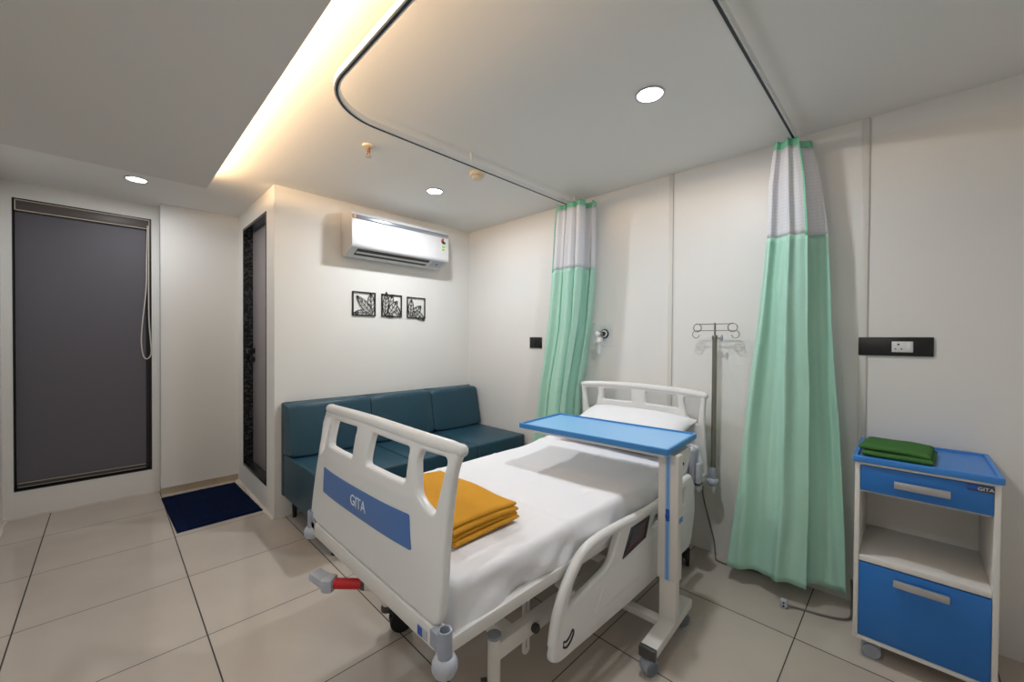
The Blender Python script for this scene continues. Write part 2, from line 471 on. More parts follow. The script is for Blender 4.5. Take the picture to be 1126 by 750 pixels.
b = MB(); b.bar((XL - 0.019, WY0 + 0.016, WZ0 + 0.052), (XL - 0.019, FY1 - 0.004, WZ0 + 0.052), 0.004); b.bar((XL - 0.019, WY0 + 0.016, WZ0 + 0.024), (XL - 0.019, FY1 - 0.004, WZ0 + 0.024), 0.003)
b.build('edging', M['piping'], br, 0)
cp = spline([(BX + 0.02, -2.392, WZ1 - 0.06), (BX + 0.02, -2.398, 1.95), (BX + 0.02, -2.402, 1.70), (BX + 0.03, -2.425, 1.42), (BX + 0.03, -2.432, 1.26), (BX + 0.03, -2.420, 1.150),
             (BX + 0.03, -2.395, 1.125), (BX + 0.03, -2.372, 1.17), (BX + 0.03, -2.376, 1.28), (BX + 0.03, -2.385, 1.45), (BX + 0.02, -2.386, 1.75), (BX + 0.02, -2.384, WZ1 - 0.06)], 8)
b = MB(); b.tube(cp, 0.0042, 8); b.build('pull_chain', M['cord'], bl)

# door in its granite-lined opening
b = MB(); RD = 0.075
b.box((DX0 - 0.001, JY - 0.003, DZ0), (DX0 + 0.02, JY + RD, DZ1)); b.box((DX1 - 0.02, JY - 0.003, DZ0), (DX1 + 0.001, JY + RD, DZ1))
b.box((DX0 + 0.02, JY - 0.003, DZ0), (DX1 - 0.02, JY + RD, DZ0 + 0.02)); b.box((DX0 + 0.02, JY - 0.003, DZ1 - 0.02), (DX1 - 0.02, JY + RD, DZ1))
dr = struct(b.build('door_1', M['granite'], None, 0))
b = MB(); b.box((DX0 + 0.021, JY + RD - 0.006, DZ0 + 0.021), (DX1 - 0.021, JY + RD + 0.03, DZ1 - 0.021), 0.002); lf = b.build('door_leaf', M['door'], dr)
b = MB(); hy = JY + RD - 0.006
b.lathe([(0.026, 0), (0.026, 0.008), (0.012, 0.010), (0.012, 0.030), (0.024, 0.036), (0.027, 0.048), (0.020, 0.058)], (DX0 + 0.075, hy, 1.19), (0, -1, 0), 20)
b.build('door_knob', M['black'], lf)
b = MB(); b.lathe([(0.022, 0), (0.022, 0.010), (0.014, 0.014), (0.014, 0.034), (0.006, 0.036)], (DX0 + 0.075, hy, 1.115), (0, -1, 0), 18); b.build('lock', M['black'], lf)

# ------------------------------------------------------------------ lights of the room, one added out of view
def downlight(x, y, z, label, w, r=0.052, cone=166):
    t = thing('downlight', (x, y, z), label, 'downlight', 'round recessed downlights')
    b = MB(); b.lathe([(r + 0.004, -0.002), (r + 0.012, -0.002), (r + 0.012, 0.003), (r + 0.004, 0.004), (r + 0.0005, 0.002)], (x, y, z - 0.0045), ring=True); b.build('trim_ring', M['alu'], t)
    b = MB(); b.lathe([(0.0, 0), (r + 0.001, 0), (r + 0.001, 0.002), (0.0, 0.002)], (x, y, z - 0.004)); b.build('lens', M['lamp'], t)
    ld = bpy.data.lights.new('downlight_lamp', 'AREA'); ld.shape = 'DISK'; ld.size = 2 * r * 0.92; ld.energy = w
    ld.color = (0.93, 0.965, 1.0)
    lo = bpy.data.objects.new('downlight_lamp', ld); COL.objects.link(lo); lo.location = (x, y, z - 0.008)
    return t
downlight(2.397, -0.925, H, 'white round downlight in the ceiling between the curtain rails', 11.5)
downlight(0.721, -0.918, H, 'white round downlight in the ceiling near the air conditioner', 15.5)
downlight(-0.592, -2.482, H, 'white round downlight in the ceiling in front of the blind', 6.5)
downlight(2.60, -3.00, PZ, 'white round downlight added out of view in the dropped ceiling to light the bed foot', 8)  # added lamp behind the camera, fills light onto the foot of the bed
cv = bpy.data.lights.new('cove_strip', 'AREA'); cv.shape = 'RECTANGLE'; cv.size = 2.75; cv.size_y = 0.02; cv.energy = 25
cv.color = (1.0, 0.66, 0.36)
co = bpy.data.objects.new('cove_strip', cv); COL.objects.link(co)
co.location = (PX + 0.03 + 2.75 / 2, PY - 0.06, PZ + 0.022)
co.rotation_euler = (radians(180 - 64), 0, 0)

# ------------------------------------------------------------------ ceiling fittings
def place(px): return px
t = thing('fire_sprinkler', (1.037, -1.581, H), 'small copper fire sprinkler hanging from the ceiling', 'sprinkler')
b = MB(); b.lathe([(0.004, 0.0), (0.034, 0.0), (0.030, -0.010), (0.012, -0.014)], (1.037, -1.581, H)); b.build('escutcheon', M['cream'], t)
b = MB(); b.cyl((1.037, -1.581, H - 0.012), (1.037, -1.581, H - 0.034), 0.011, n=14)
b.tube(spline([(1.025, -1.581, H - 0.034), (1.022, -1.581, H - 0.048), (1.037, -1.581, H - 0.064), (1.052, -1.581, H - 0.048), (1.049, -1.581, H - 0.034)], 6), 0.0035, 8)
b.cyl((1.037, -1.581, H - 0.034), (1.037, -1.581, H - 0.062), 0.0035, n=8); b.build('sprinkler_body', M['copper'], t)
b = MB(); b.cyl((1.037, -1.581, H - 0.063), (1.037, -1.581, H - 0.067), 0.016, n=16); b.build('deflector', M['alu'], t)
t = thing('smoke_detector', (1.198, -0.909, H), 'small cream smoke detector on the ceiling under the curtain rail', 'smoke detector')
b = MB(); b.lathe([(0.01, 0), (0.052, 0), (0.052, -0.012), (0.046, -0.022), (0.03, -0.024)], (1.198, -0.909, H)); b.build('base', M['cream'], t)
b = MB(); b.lathe([(0.02, -0.024), (0.036, -0.024), (0.038, -0.034), (0.030, -0.042), (0.008, -0.044)], (1.198, -0.909, H)); b.build('sensor_head', M['cream'], t)

# curtain rail: U-shaped track hung under the ceiling
RZ = 2.32; RLX, RRX, RFY = 1.392, 2.806, -1.985; RR = 0.27
def rail_path():
    p = [(RLX, -0.02)]
    p += [(RLX, y) for y in [-0.2 - 0.2 * i for i in range(8)] if y > RFY + RR]
    for i in range(13):
        a = pi + i * (pi / 2) / 12
        p.append((RLX + RR + RR * cos(a), RFY + RR + RR * sin(a)))
    n = 8
    for i in range(1, n): p.append((lerp(RLX + RR, RRX - RR, i / n), RFY))
    for i in range(13):
        a = 1.5 * pi + i * (pi / 2) / 12
        p.append((RRX - RR + RR * cos(a), RFY + RR + RR * sin(a)))
    p += [(RRX, lerp(RFY + RR, -0.02, i / 8)) for i in range(1, 9)]
    return p
def sweep(path, rect, b):
    (w0, z0), (w1, z1) = rect; rings = []
    P = [Vector((x, y, 0)) for x, y in path]
    for i, p in enumerate(P):
        t = P[min(i + 1, len(P) - 1)] - P[max(i - 1, 0)]; t.normalize(); n = Vector((-t.y, t.x, 0))
        rings.append([b.bm.verts.new(p + n * w + Vector((0, 0, z))) for w, z in ((w0, z0), (w1, z0), (w1, z1), (w0, z1))])
    for i in range(len(rings) - 1):
        for j in range(4): b.bm.faces.new((rings[i][j], rings[i][(j + 1) % 4], rings[i + 1][(j + 1) % 4], rings[i + 1][j]))
    b.bm.faces.new(rings[0]); b.bm.faces.new(rings[-1])
t = thing('curtain_rail', (2.1, RFY, RZ), 'U-shaped white curtain track hung below the ceiling around the bed', 'curtain rail')
rp = rail_path()
b = MB(); sweep(rp, ((-0.011, RZ), (0.011, RZ + 0.026)), b); trk = b.build('track', M['track'], t)
b = MB(); sweep(rp, ((-0.0045, RZ - 0.0025), (0.0045, RZ + 0.001)), b); b.build('track_slot', M['tslot'], trk)
for x, y in ((RLX, -1.12), (RLX, -0.1), (RRX, -0.1), (RRX, -1.6), (2.1, RFY)):
    b = MB(); b.cyl((x, y, RZ + 0.024), (x, y, H), 0.008, n=12); b.build('hanger', M['track'], t)

# ------------------------------------------------------------------ curtains
def pw(tab, z):
    for (z0, v0), (z1, v1) in zip(tab, tab[1:]):
        if z0 >= z >= z1:
            return lerp(v0, v1, (z0 - z) / (z0 - z1))
    return tab[0][1] if z > tab[0][0] else tab[-1][1]

def curtain(left, right, y0, upath, zs, label, nfold, amp, phase, nu=260):
    xc = (pw(left, 1) + pw(right, 1)) / 2
    t = thing('privacy_curtain', (xc, y0, zs[3]), label, 'curtain', 'hospital privacy curtains')
    def us(s):
        for (s0, u0, d0), (s1, u1, d1) in zip(upath, upath[1:]):
            if s <= s1:
                k = (s - s0) / (s1 - s0); return lerp(u0, u1, k), lerp(d0, d1, sm(k))
        return upath[-1][1], upath[-1][2]
    def pos(s, z, off=0.0):
        u, d = us(s)
        l, r = pw(left, z), pw(right, z)
        h = (zs[0] - z) / (zs[0] - zs[3])
        a = lerp(amp[0], amp[1], sm(h * 1.2))
        w = nfold + 0.4 * sin(3.1 * z + phase)
        ph = 2 * pi * (nfold * s) + phase + 0.5 * sin(2.2 * z + 6 * s)
        y = y0 + d * lerp(1.0, 1.25, h) + a * sin(ph) + 0.35 * a * sin(2.3 * ph + 1) - off
        x = lerp(l, r, u) + 0.35 * a * cos(ph)
        x += 0.006 * noise.noise(Vector((s * 9, z * 2.5, phase)))
        y += 0.007 * noise.noise(Vector((s * 12, z * 3.5, phase + 5)))
        return Vector((x, y, z))
    LEN = 2.4
    def part(name, z0, z1, m, s0=0.0, s1=1.0, nv=30, n=nu, off=0.0, hem=False):
        b = MB()
        def f(i, j):
            s = lerp(s0, s1, i)
            zz = lerp(z0, z1, j)
            if hem: zz = lerp(z0, z1 + 0.012 * sin(9 * s + phase), j)
            return pos(s, zz, off)
        b.grid(n, nv, f, lambda i, j: (lerp(s0, s1, i) * LEN, lerp(z0, z1, j)))
        o = b.build(name, m, t, 80)
        sd = o.modifiers.new('thickness', 'SOLIDIFY'); sd.thickness = 0.0018; sd.offset = 0
        return o
    part('heading_band', zs[0], zs[1], M['greent'], nv=4)
    part('mesh_panel', zs[1], zs[2], M['cmesh'], nv=18)
    part('cloth_panel', zs[2], zs[3], M['green'], nv=60, hem=True)
    part('edge_tape', zs[1] + 0.01, zs[2] - 0.01, M['greent'], 0.0, 0.022, nv=18, n=6, off=0.003)
    return t

# right curtain: its front layer ends in a taped edge, the rear layer runs on to the right
curtain([(2.33, 2.722), (2.10, 2.695), (1.84, 2.69), (1.4, 2.655), (0.9, 2.60), (0.5, 2.565), (0.09, 2.515)],
        [(2.33, 2.865), (2.10, 2.915), (1.84, 2.945), (1.4, 2.965), (0.9, 3.005), (0.5, 3.02), (0.09, 3.035)], -0.175,
        [(0.0, 0.70, -0.052), (0.42, 0.03, -0.045), (0.48, 0.0, 0.0), (0.54, 0.04, 0.045), (1.0, 1.0, 0.03)],
        (2.317, 2.280, 1.835, 0.085), 'mint green privacy curtain with white mesh top hanging beside the blue locker', 4.4, (0.014, 0.022), 0.4)
curtain([(2.33, 1.255), (1.84, 1.215), (1.4, 1.175), (0.9, 1.10), (0.5, 1.045), (0.09, 0.985)],
        [(2.33, 1.600), (1.84, 1.590), (1.4, 1.555), (1.1, 1.505), (0.9, 1.47), (0.5, 1.44), (0.09, 1.42)], -0.175,
        [(0.0, 0.10, -0.03), (0.46, 0.80, -0.05), (0.52, 0.84, 0.0), (0.60, 0.60, 0.04), (0.70, 0.70, 0.055), (0.86, 1.0, 0.035), (1.0, 0.93, 0.075)],
        (2.317, 2.280, 1.835, 0.085), 'mint green privacy curtain with white mesh top hanging at the end of the sofa', 5.0, (0.018, 0.027), 1.7)

# ------------------------------------------------------------------ sofa
SY = [-1.745, -1.145, -0.575, -0.035]
sf = thing('sofa', (0.42, -0.89, 0), 'three seat dark teal leatherette sofa against the white wall', 'sofa')
for i in range(3):
    y0, y1 = SY[i] + 0.0025, SY[i + 1] - 0.0025
    b = MB(); b.box((0.055, y0, 0.165), (0.835, y1, 0.472), 0.016, 3)
    for v in b.bm.verts:
        if v.co.z > 0.46:
            k = sm(min((v.co.y - y0), (y1 - v.co.y)) / 0.06); v.co.z += 0.004 * k
    b.build('seat', M['teal'], sf)
    b = MB()
    prof = rpoly([(0.052, 0.474), (0.245, 0.474), (0.178, 0.818), (0.165, 0.842), (0.052, 0.846)], [0.002, 0.02, 0.02, 0.03, 0.01], 4)
    n = 9; ys = [y0 + (y1 - y0) * k for k in (0, 0.012, 0.035, 0.2, 0.5, 0.8, 0.965, 0.988, 1)]
    rings = []
    for y in ys:
        e = min(y - y0, y1 - y); ins = 0.020 * (1 - sm(e / 0.030)); bul = 0.012 * sm(e / 0.2)
        ring = []
        for px, pz in prof:
            cx, cz = 0.14, 0.66
            dx, dz = px - cx, pz - cz; L_ = sqrt(dx * dx + dz * dz)
            q = 1 - ins / L_ if px > 0.06 else 1
            xx = cx + dx * q + (bul if px > 0.15 else 0)
            ring.append(b.bm.verts.new((xx, y, cz + dz * q)))
        rings.append(ring)
    for k in range(n - 1):
        for j in range(len(prof)):
            b.bm.faces.new((rings[k][j], rings[k][(j + 1) % len(prof)], rings[k + 1][(j + 1) % len(prof)], rings[k + 1][j]))
    b.bm.faces.new(rings[0]); b.bm.faces.new(rings[-1])
    b.build('back_cushion', M['teal'], sf, 50)
b = MB(); b.box((0.004, SY[0], 0.165), (0.054, SY[3], 0.838), 0.012, 3); b.build('back_panel', M['teal'], sf)
b = MB()
for y in (SY[1], SY[2]):
    b.box((0.25, y - 0.10 - 0.0015, 0.4745), (0.26, y - 0.10 + 0.0015, 0.475))
b.bm.free()
for x in (0.06, 0.78):
    for y in (-1.67, -0.10, -0.88):
        b = MB(); b.cyl((x, y, 0), (x, y, 0.168), 0.014, 0.019, 14); b.build('leg', M['black'], sf)

# ------------------------------------------------------------------ door mat
def rect_mat():
    b = MB(); c = Vector((-0.628, -2.066)); hx, hy = 0.412, 0.252; a = radians(1.5)
    def f(u, v):
        x = (u * 2 - 1) * hx; y = (v * 2 - 1) * hy
        e = min(1 - abs(u * 2 - 1), 1) * hx; e2 = (1 - abs(v * 2 - 1)) * hy; ed = min(e, e2)
        z = 0.002 + 0.012 * sm(ed / 0.012)
        z += 0.0035 * sm((0.010 - abs(y - 0.02 - 0.05 * x)) / 0.010) * sm(ed / 0.01)
        if 0.055 < ed < 0.066: z -= 0.003
        z += 0.002 * noise.noise(Vector((x * 30, y * 30, 0)))
        return Vector((c.x + x * cos(a) - y * sin(a), c.y + x * sin(a) + y * cos(a), z))
    vs = b.grid(90, 56, f)
    # underside
    loop = [r[0] for r in vs] + vs[-1][1:] + [r[-1] for r in vs[::-1]][1:] + vs[0][::-1][1:-1]
    low = [b.bm.verts.new((v.co.x, v.co.y, 0.0005)) for v in loop]
    for i in range(len(loop)):
        b.bm.faces.new((loop[i], low[i], low[(i + 1) % len(loop)], loop[(i + 1) % len(loop)]))
    b.bm.faces.new(low)
    return b
tag(rect_mat().build('door_mat', M['navy'], None, 60), 'dark navy blue door mat on the tiles below the door', 'mat')

# ------------------------------------------------------------------ air conditioner
AY0, AY1 = -1.312, -0.412
ac = thing('air_conditioner', (0.0, (AY0 + AY1) / 2, 1.97), 'white split air conditioner mounted high on the wall above the leaf art', 'air conditioner')
b = MB()
prof = rpoly([(0.002, 1.970), (0.06, 1.950), (0.196, 2.010), (0.205, 2.03), (0.198, 2.255), (0.165, 2.298), (0.03, 2.308), (0.002, 2.300)], [0.002, 0.01, 0.012, 0.008, 0.02, 0.025, 0.006, 0.002], 4)
b.prism(prof, lambda x, z: (x, AY0, z), lambda x, z: (x, AY1, z)); body = b.build('housing', M['ac'], ac)
b = MB(); b.box((0.196, AY0 + 0.004, 2.228), (0.2065, AY1 - 0.004, 2.258), 0.003); b.build('silver_strip', M['silver'], ac)
b = MB(); b.box((0.2065, AY0 + 0.010, 2.229), (0.2085, AY0 + 0.030, 2.256)); b.build('badge', M['orange'], ac, 0)
# louvre slot on the sloping underside
def und(x): return lerp(1.950, 2.010, (x - 0.06) / 0.136)
def strip(name, xa, xb, ya, yb, dz, m, parent, th=0.004):
    b = MB(); vs = [(xa, und(xa) - dz), (xb, und(xb) - dz), (xb, und(xb) - dz + th), (xa, und(xa) - dz + th)]
    b.prism(vs, lambda x, z: (x, ya, z), lambda x, z: (x, yb, z)); return b.build(name, m, parent, 0)
strip('outlet_slot', 0.100, 0.180, AY0 + 0.055, AY1 - 0.185, 0.0015, M['black'], ac)
strip('louvre', 0.132, 0.150, AY0 + 0.06, AY1 - 0.19, 0.006, M['ac'], ac)
strip('display_window', 0.10, 0.185, AY1 - 0.15, AY1 - 0.03, 0.001, M['lgrey'], ac, 0.003)
strip('receiver', 0.135, 0.150, AY1 - 0.10, AY1 - 0.08, 0.0025, M['dgrey'], ac, 0.003)
# energy rating sticker: half discs over a pale label
def fan(name, cy, cz, r, a0, a1, m):
    b = MB(); pts = [(cy, cz)] + [(cy + r * cos(lerp(a0, a1, i / 14)), cz + r * sin(lerp(a0, a1, i / 14))) for i in range(15)]
    b.prism(pts, lambda y, z: (0.2035, y, z), lambda y, z: (0.2055, y, z)); return b.build(name, m, sticker, 0)
sticker = None
b = MB(); b.box((0.2025, AY1 - 0.082, 2.100), (0.2050, AY1 - 0.034, 2.160)); sticker = b.build('rating_label', M['sgreen'], ac, 0)
fan('label_dial', AY1 - 0.055, 2.193, 0.026, radians(90), radians(180), M['sred'])
fan('label_dial', AY1 - 0.055, 2.193, 0.026, radians(180), radians(330), M['sdark'])
fan('label_dial', AY1 - 0.051, 2.195, 0.014, radians(-20), radians(200), M['ink'])
b = MB()
for z in (2.148, 2.136, 2.120, 2.110): b.box((0.2045, AY1 - 0.076, z - 0.002), (0.2055, AY1 - 0.042, z + 0.002))
b.build('label_print', M['sdark'], sticker, 0)

# ------------------------------------------------------------------ leaf wall art
def inside(p, poly):
    c = False; n = len(poly)
    for i in range(n):
        a = poly[i]; b = poly[i - 1]
        if (a[1] > p[1]) != (b[1] > p[1]) and p[0] < (b[0] - a[0]) * (p[1] - a[1]) / (b[1] - a[1]) + a[0]: c = not c
    return c
def leaf(base, tip, wd, y0, z0, S, parent, front):
    """cut-metal leaf: outline, midrib and side veins, hidden where a leaf in front covers it"""
    b = MB(); a = Vector(base); t = Vector(tip); d = t - a; n = Vector((-d.y, d.x)); n.normalize(); ln = d.length
    W = lambda s: wd * sin(pi * max(0, min(1, s)) ** 0.85) ** 0.75
    P3 = lambda p: Vector((0.008, y0 + p.x * S, z0 + p.y * S))
    def seg(p, q, w, k=6):
        for i in range(k):
            u = p + (q - p) * (i / k); v = p + (q - p) * ((i + 1) / k); m = (u + v) / 2
            if any(inside(m, f) for f in front): continue
            e = (v - u) * 0.08
            b.bar(P3(u - e), P3(v + e), w, 0.005, 0, (1, 0, 0))
    poly = []
    for side in (1, -1):
        row = [a + d * (i / 12) + n * W(i / 12) * side for i in range(13)]
        for p, q in zip(row, row[1:]): seg(p, q, 0.0042, 2)
        poly += row if side == 1 else row[::-1]
        nv = max(3, int(ln * 5))
        for i in range(1, nv + 1):
            s = i / (nv + 1.0); s2 = min(0.97, s + 0.13)
            seg(a + d * (s * 0.95), a + d * s2 + n * W(s2) * side * 0.97, 0.0026)
    seg(a, t, 0.0032, 8)
    front.append([tuple(p) for p in poly])
    return b.build('leaf', M['black'], parent, 0)
def art(y0, z0, S, leaves, label, sides):
    t = thing('leaf_wall_art', (0.0, y0 + S / 2, z0), label, 'wall art', 'square leaf wall plaques')
    b = MB(); w = 0.0095
    pts = [(0, 0), (1, 0), (1, 1), (0, 1)]
    for i in sides:
        p, q = pts[i], pts[(i + 1) % 4]
        d = Vector((q[0] - p[0], q[1] - p[1]))
        a = Vector((0.007, y0 + p[0] * S, z0 + p[1] * S)); c = Vector((0.007, y0 + q[0] * S, z0 + q[1] * S))
        u = (c - a).normalized() * w / 2
        b.bar(a - u, c + u, w, 0.010, 0, (1, 0, 0))
    b.build('frame', M['black'], t, 0)
    fr = []
    for l in leaves: leaf(*l, y0, z0, S, t, fr)
    return t
art(-1.219, 1.497, 0.190, [((0.88, 0.06), (0.17, 0.84), 0.17), ((0.84, 0.10), (0.80, 0.98), 0.17), ((0.84, 0.14), (0.06, 0.10), 0.14)], 'square black metal leaf plaque, nearest the door of the three', (0, 1, 2, 3))
art(-0.966, 1.500, 0.185, [((0.16, 0.04), (0.22, 1.13), 0.14), ((0.36, 0.12), (0.78, 0.74), 0.17), ((0.26, 0.20), (0.52, 1.03), 0.18), ((0.60, 0.55), (0.93, 0.06), 0.15), ((0.10, 0.14), (0.60, -0.02), 0.12)], 'square black metal leaf plaque with leaves poking over its top edge, middle of three', (0, 1, 2, 3))
art(-0.720, 1.497, 0.182, [((0.18, 0.05), (0.22, 0.92), 0.15), ((0.40, 0.32), (0.98, -0.12), 0.17), ((0.28, 0.10), (0.78, 0.62), 0.18)], 'square black metal leaf plaque nearest the curtain, leaf drooping below its frame', (1, 2, 3, 0))

# ------------------------------------------------------------------ bed
CX = 1.918
bed = thing('hospital_bed', (CX, -1.05, 0), 'white adjustable hospital bed with moulded plastic end boards', 'bed')
SG = -1
def end_board(hw, zb, zt_end, zt_mid, ymap, name, hz=0.0):
    T = 0.030
    top = []
    for i in range(21):
        u = -1 + 2 * i / 20
        top.append((u * hw, zt_end + (zt_mid - zt_end) * (1 - abs(u) ** 2.2)))
    right = [(hw - 0.008, lerp(zb, zt_end, 0.80)), (hw - 0.008, lerp(zb, zt_end, 0.55)), (hw - 0.002, lerp(zb, zt_end, 0.25))]
    ol = rpoly([(-hw + 0.010, zb), (hw - 0.010, zb)], 0.0)
    pts = [(-hw + 0.004, zb), (hw - 0.004, zb)] + right[::-1] + top[::-1] + [(-x, z) for x, z in right]
    rad = [0.03, 0.03] + [0.05] * 3 + [0.03] + [0.0] * 19 + [0.03] + [0.05] * 3
    outline = rpoly(pts, rad, 4)
    dz = zt_mid - 1.028
    def hole(q, r): return rpoly([(x, z + dz) for x, z in q], r, 4)
    q = hw / 0.462
    mid = [(0.050 * q, 0.884 + hz), (0.284 * q, 0.880 + hz), (0.278 * q, 0.980), (0.055 * q, 0.986)]
    end = [(0.372, 0.836), (0.410, 0.818), (0.430, 0.962), (0.421, 0.975), (0.326, 0.980), (0.318, 0.957), (0.338, 0.861)]
    end = [(x * q, z) for x, z in end]
    holes = [hole(mid, 0.014), hole([(-x, z) for x, z in mid[::-1]], 0.014), hole(end, 0.016), hole([(-x, z) for x, z in end[::-1]], 0.016)]
    cuts = [x * 0.04 - hw for x in range(1, int(2 * hw / 0.04) + 1)]
    b = plate(outline, holes, T, 0.009, ymap, cuts, [zb + 0.045 * k for k in range(1, 12) if zb + 0.045 * k < zt_mid - 0.01])
    o = b.build(name, M['plastic'], bed, 40)
    # thick rounded grip along the top
    b = MB(); pth = []
    for i in range(31):
        u = -1 + 2 * i / 30
        z = zt_end + (zt_mid - zt_end) * (1 - abs(u) ** 2.2) - 0.014
        pth.append(ymap(u * hw * 0.985, z, T * 0.5))
    b.tube(pth, [0.021 if 0 < i < 30 else 0.017 for i in range(31)], 14)
    for k in (0, 30): b.sphere(pth[k], 0.019, n=14)
    b.build('grip', M['plastic'], o, 60)
    return o
FPROF = [(1.05, -1.988), (1.01, -2.006), (0.95, -2.025), (0.85, -2.038), (0.75, -2.042), (0.65, -2.040), (0.50, -2.036)]
def foot_map(u, v, w):
    c = 0.050 * (abs(u) / 0.47) ** 3 * sm((v - 0.5) / 0.4)
    return Vector((CX + u + 0.010 - 0.014 * sm((v - 0.56) / 0.3), pw(FPROF, v) + c + w, v))
def head_map(u, v, w):
    c = 0.03 * (abs(u) / 0.46) ** 3 * sm((v - 0.45) / 0.4)
    return Vector((CX + 0.026 + u, -0.085 + (v - 0.47) * -0.03 - c + w - 0.03, v))
fb = end_board(0.462, 0.562, 1.017, 1.036, foot_map, 'footboard')
hb = end_board(0.440, 0.440, 0.994, 1.010, head_map, 'headboard', 0.024)
# blue decal with the maker's name
b = plate(rpoly([(-0.310, 0.708), (0.332, 0.716), (0.318, 0.810), (-0.310, 0.802)], 0.008, 3), [], 0.003, 0.0008, lambda u, v, w: foot_map(u, v, w - 0.0022), [x * 0.05 - 0.3 for x in range(12)])
dec = b.build('decal', M['fblue'], fb, 40); dec['label'] = 'blue decal band on the footboard'
lettering('lettering', 'GITA', 0.050, lambda u, v, w: foot_map(u + 0.02, v + 0.758, -0.0035 + w), M['ink'], dec)
# end bar under the footboard, with small maker's plate
b = MB(); b.box((CX - 0.455, -2.040, 0.505), (CX + 0.460, -2.004, 0.560), 0.005); eb = b.build('end_bar', M['metal'], bed)
b = MB(); b.box((2.302, -2.0425, 0.516), (2.346, -2.0395, 0.542), 0.001); st = b.build('maker_plate', M['lgrey'], eb)
b = MB(); b.box((2.3035, -2.0435, 0.517), (2.325, -2.0415, 0.541)); b.build('plate_print', M['dblue'], st, 0)
b = MB(); b.box((CX - 0.45, -0.075, 0.42), (CX + 0.46, -0.045, 0.48), 0.006); b.build('end_bar', M['metal'], bed)
# frame: side bars and slatted deck
for s in (-1, 1):
    b = MB(); b.box((CX + s * 0.448 - 0.016, -2.02, 0.475), (CX + s * 0.448 + 0.016, -0.07, 0.515), 0.005); b.build('side_bar', M['metal'], bed)
b = MB(); b.box((CX - 0.43, -1.98, 0.492), (CX + 0.43, -0.13, 0.512), 0.004); b.build('deck', M['metal'], bed)
# corner bumpers: grey tube with a round bumper below
for i, (x, y, zt) in enumerate(((CX + 0.508, -2.042, 0.590), (CX - 0.436, -2.030, 0.592), (CX + 0.490, -0.085, 0.552), (CX - 0.470, -0.085, 0.552))):
    z = zt - 0.086
    b = MB(); b.lathe([(0.016, -0.026), (0.026, -0.022), (0.0320, -0.010), (0.0320, 0.006), (0.027, 0.017), (0.0195, 0.020)], (x, y, z), n=28)
    bp = b.build('bumper', M['lgrey'], bed, 60)
    b = MB(); b.lathe([(0.0188, z + 0.010), (0.0188, zt - 0.003), (0.0178, zt), (0.0135, zt), (0.0135, zt - 0.03), (0.003, zt - 0.03)], (x, y, 0), n=24)
    s = 1 if x > CX else -1
    b.box((x - (0.05 if s > 0 else 0.01), y - 0.010, zt - 0.06), (x + (0.01 if s > 0 else 0.05), y + 0.010, zt - 0.02))
    b.build('socket_tube', M['grey'], bp)
# base: two long beams, cross members, legs and lifting arms
for x in (1.58, 2.285):
    b = MB(); b.box((x - 0.020, -1.745, 0.268), (x + 0.020, -0.22, 0.325), 0.006); b.build('base_beam', M['metal'], bed)
for x, y in ((2.285, -1.745), (1.58, -1.745), (2.285, -0.24), (1.58, -0.24)):
    b = MB(); b.cyl((x, y, 0.105), (x, y, 0.345), 0.021, n=20); lg = b.build('leg', M['metal'], bed)
    b = MB(); b.lathe([(0.0225, 0), (0.0235, 0.004), (0.0235, 0.010), (0.018, 0.013)], (x, y, 0.340)); b.build('cap', M['grey'], lg)
    if x > 2 and y < -1:
        b = MB(); b.cyl((x - 0.018, y - 0.014, 0.19), (x - 0.03, y - 0.030, 0.19), 0.013, n=14); b.build('knob', M['dgrey'], lg)
for y in (-1.66, -0.30, -1.0):
    b = MB(); b.box((1.60, y - 0.025, 0.27), (2.265, y + 0.025, 0.318), 0.005); b.build('cross_beam', M['metal'], bed)
for y0, y1 in ((-1.40, -1.18), (-0.75, -0.53)):
    for x in (1.66, 2.18):
        b = MB(); b.bar((x, y0, 0.31), (x, y1, 0.49), 0.035, 0.022, 0.004); b.build('lifting_arm', M['metal'], bed)
# slotted brackets that carry the side rail, with knobs
for y in (-1.556, -0.72):
    b = plate(rpoly([(-0.017, 0.163), (0.017, 0.163), (0.017, 0.48), (-0.017, 0.48)], [0.016, 0.016, 0, 0], 5), [rpoly([(-0.005, 0.183), (0.005, 0.183), (0.005, 0.46), (-0.005, 0.46)], 0.004, 3)], 0.010, 0.002,
              lambda u, v, w: Vector((2.246 + w, y + u, v)))
    bk = b.build('slotted_bracket', M['metal'], bed)
b = MB(); b.lathe([(0.014, 0), (0.016, 0.004), (0.016, 0.016), (0.012, 0.020)], (2.305, -1.575, 0.297), (1, 0, 0)); b.build('knob', M['dgrey'], bed)
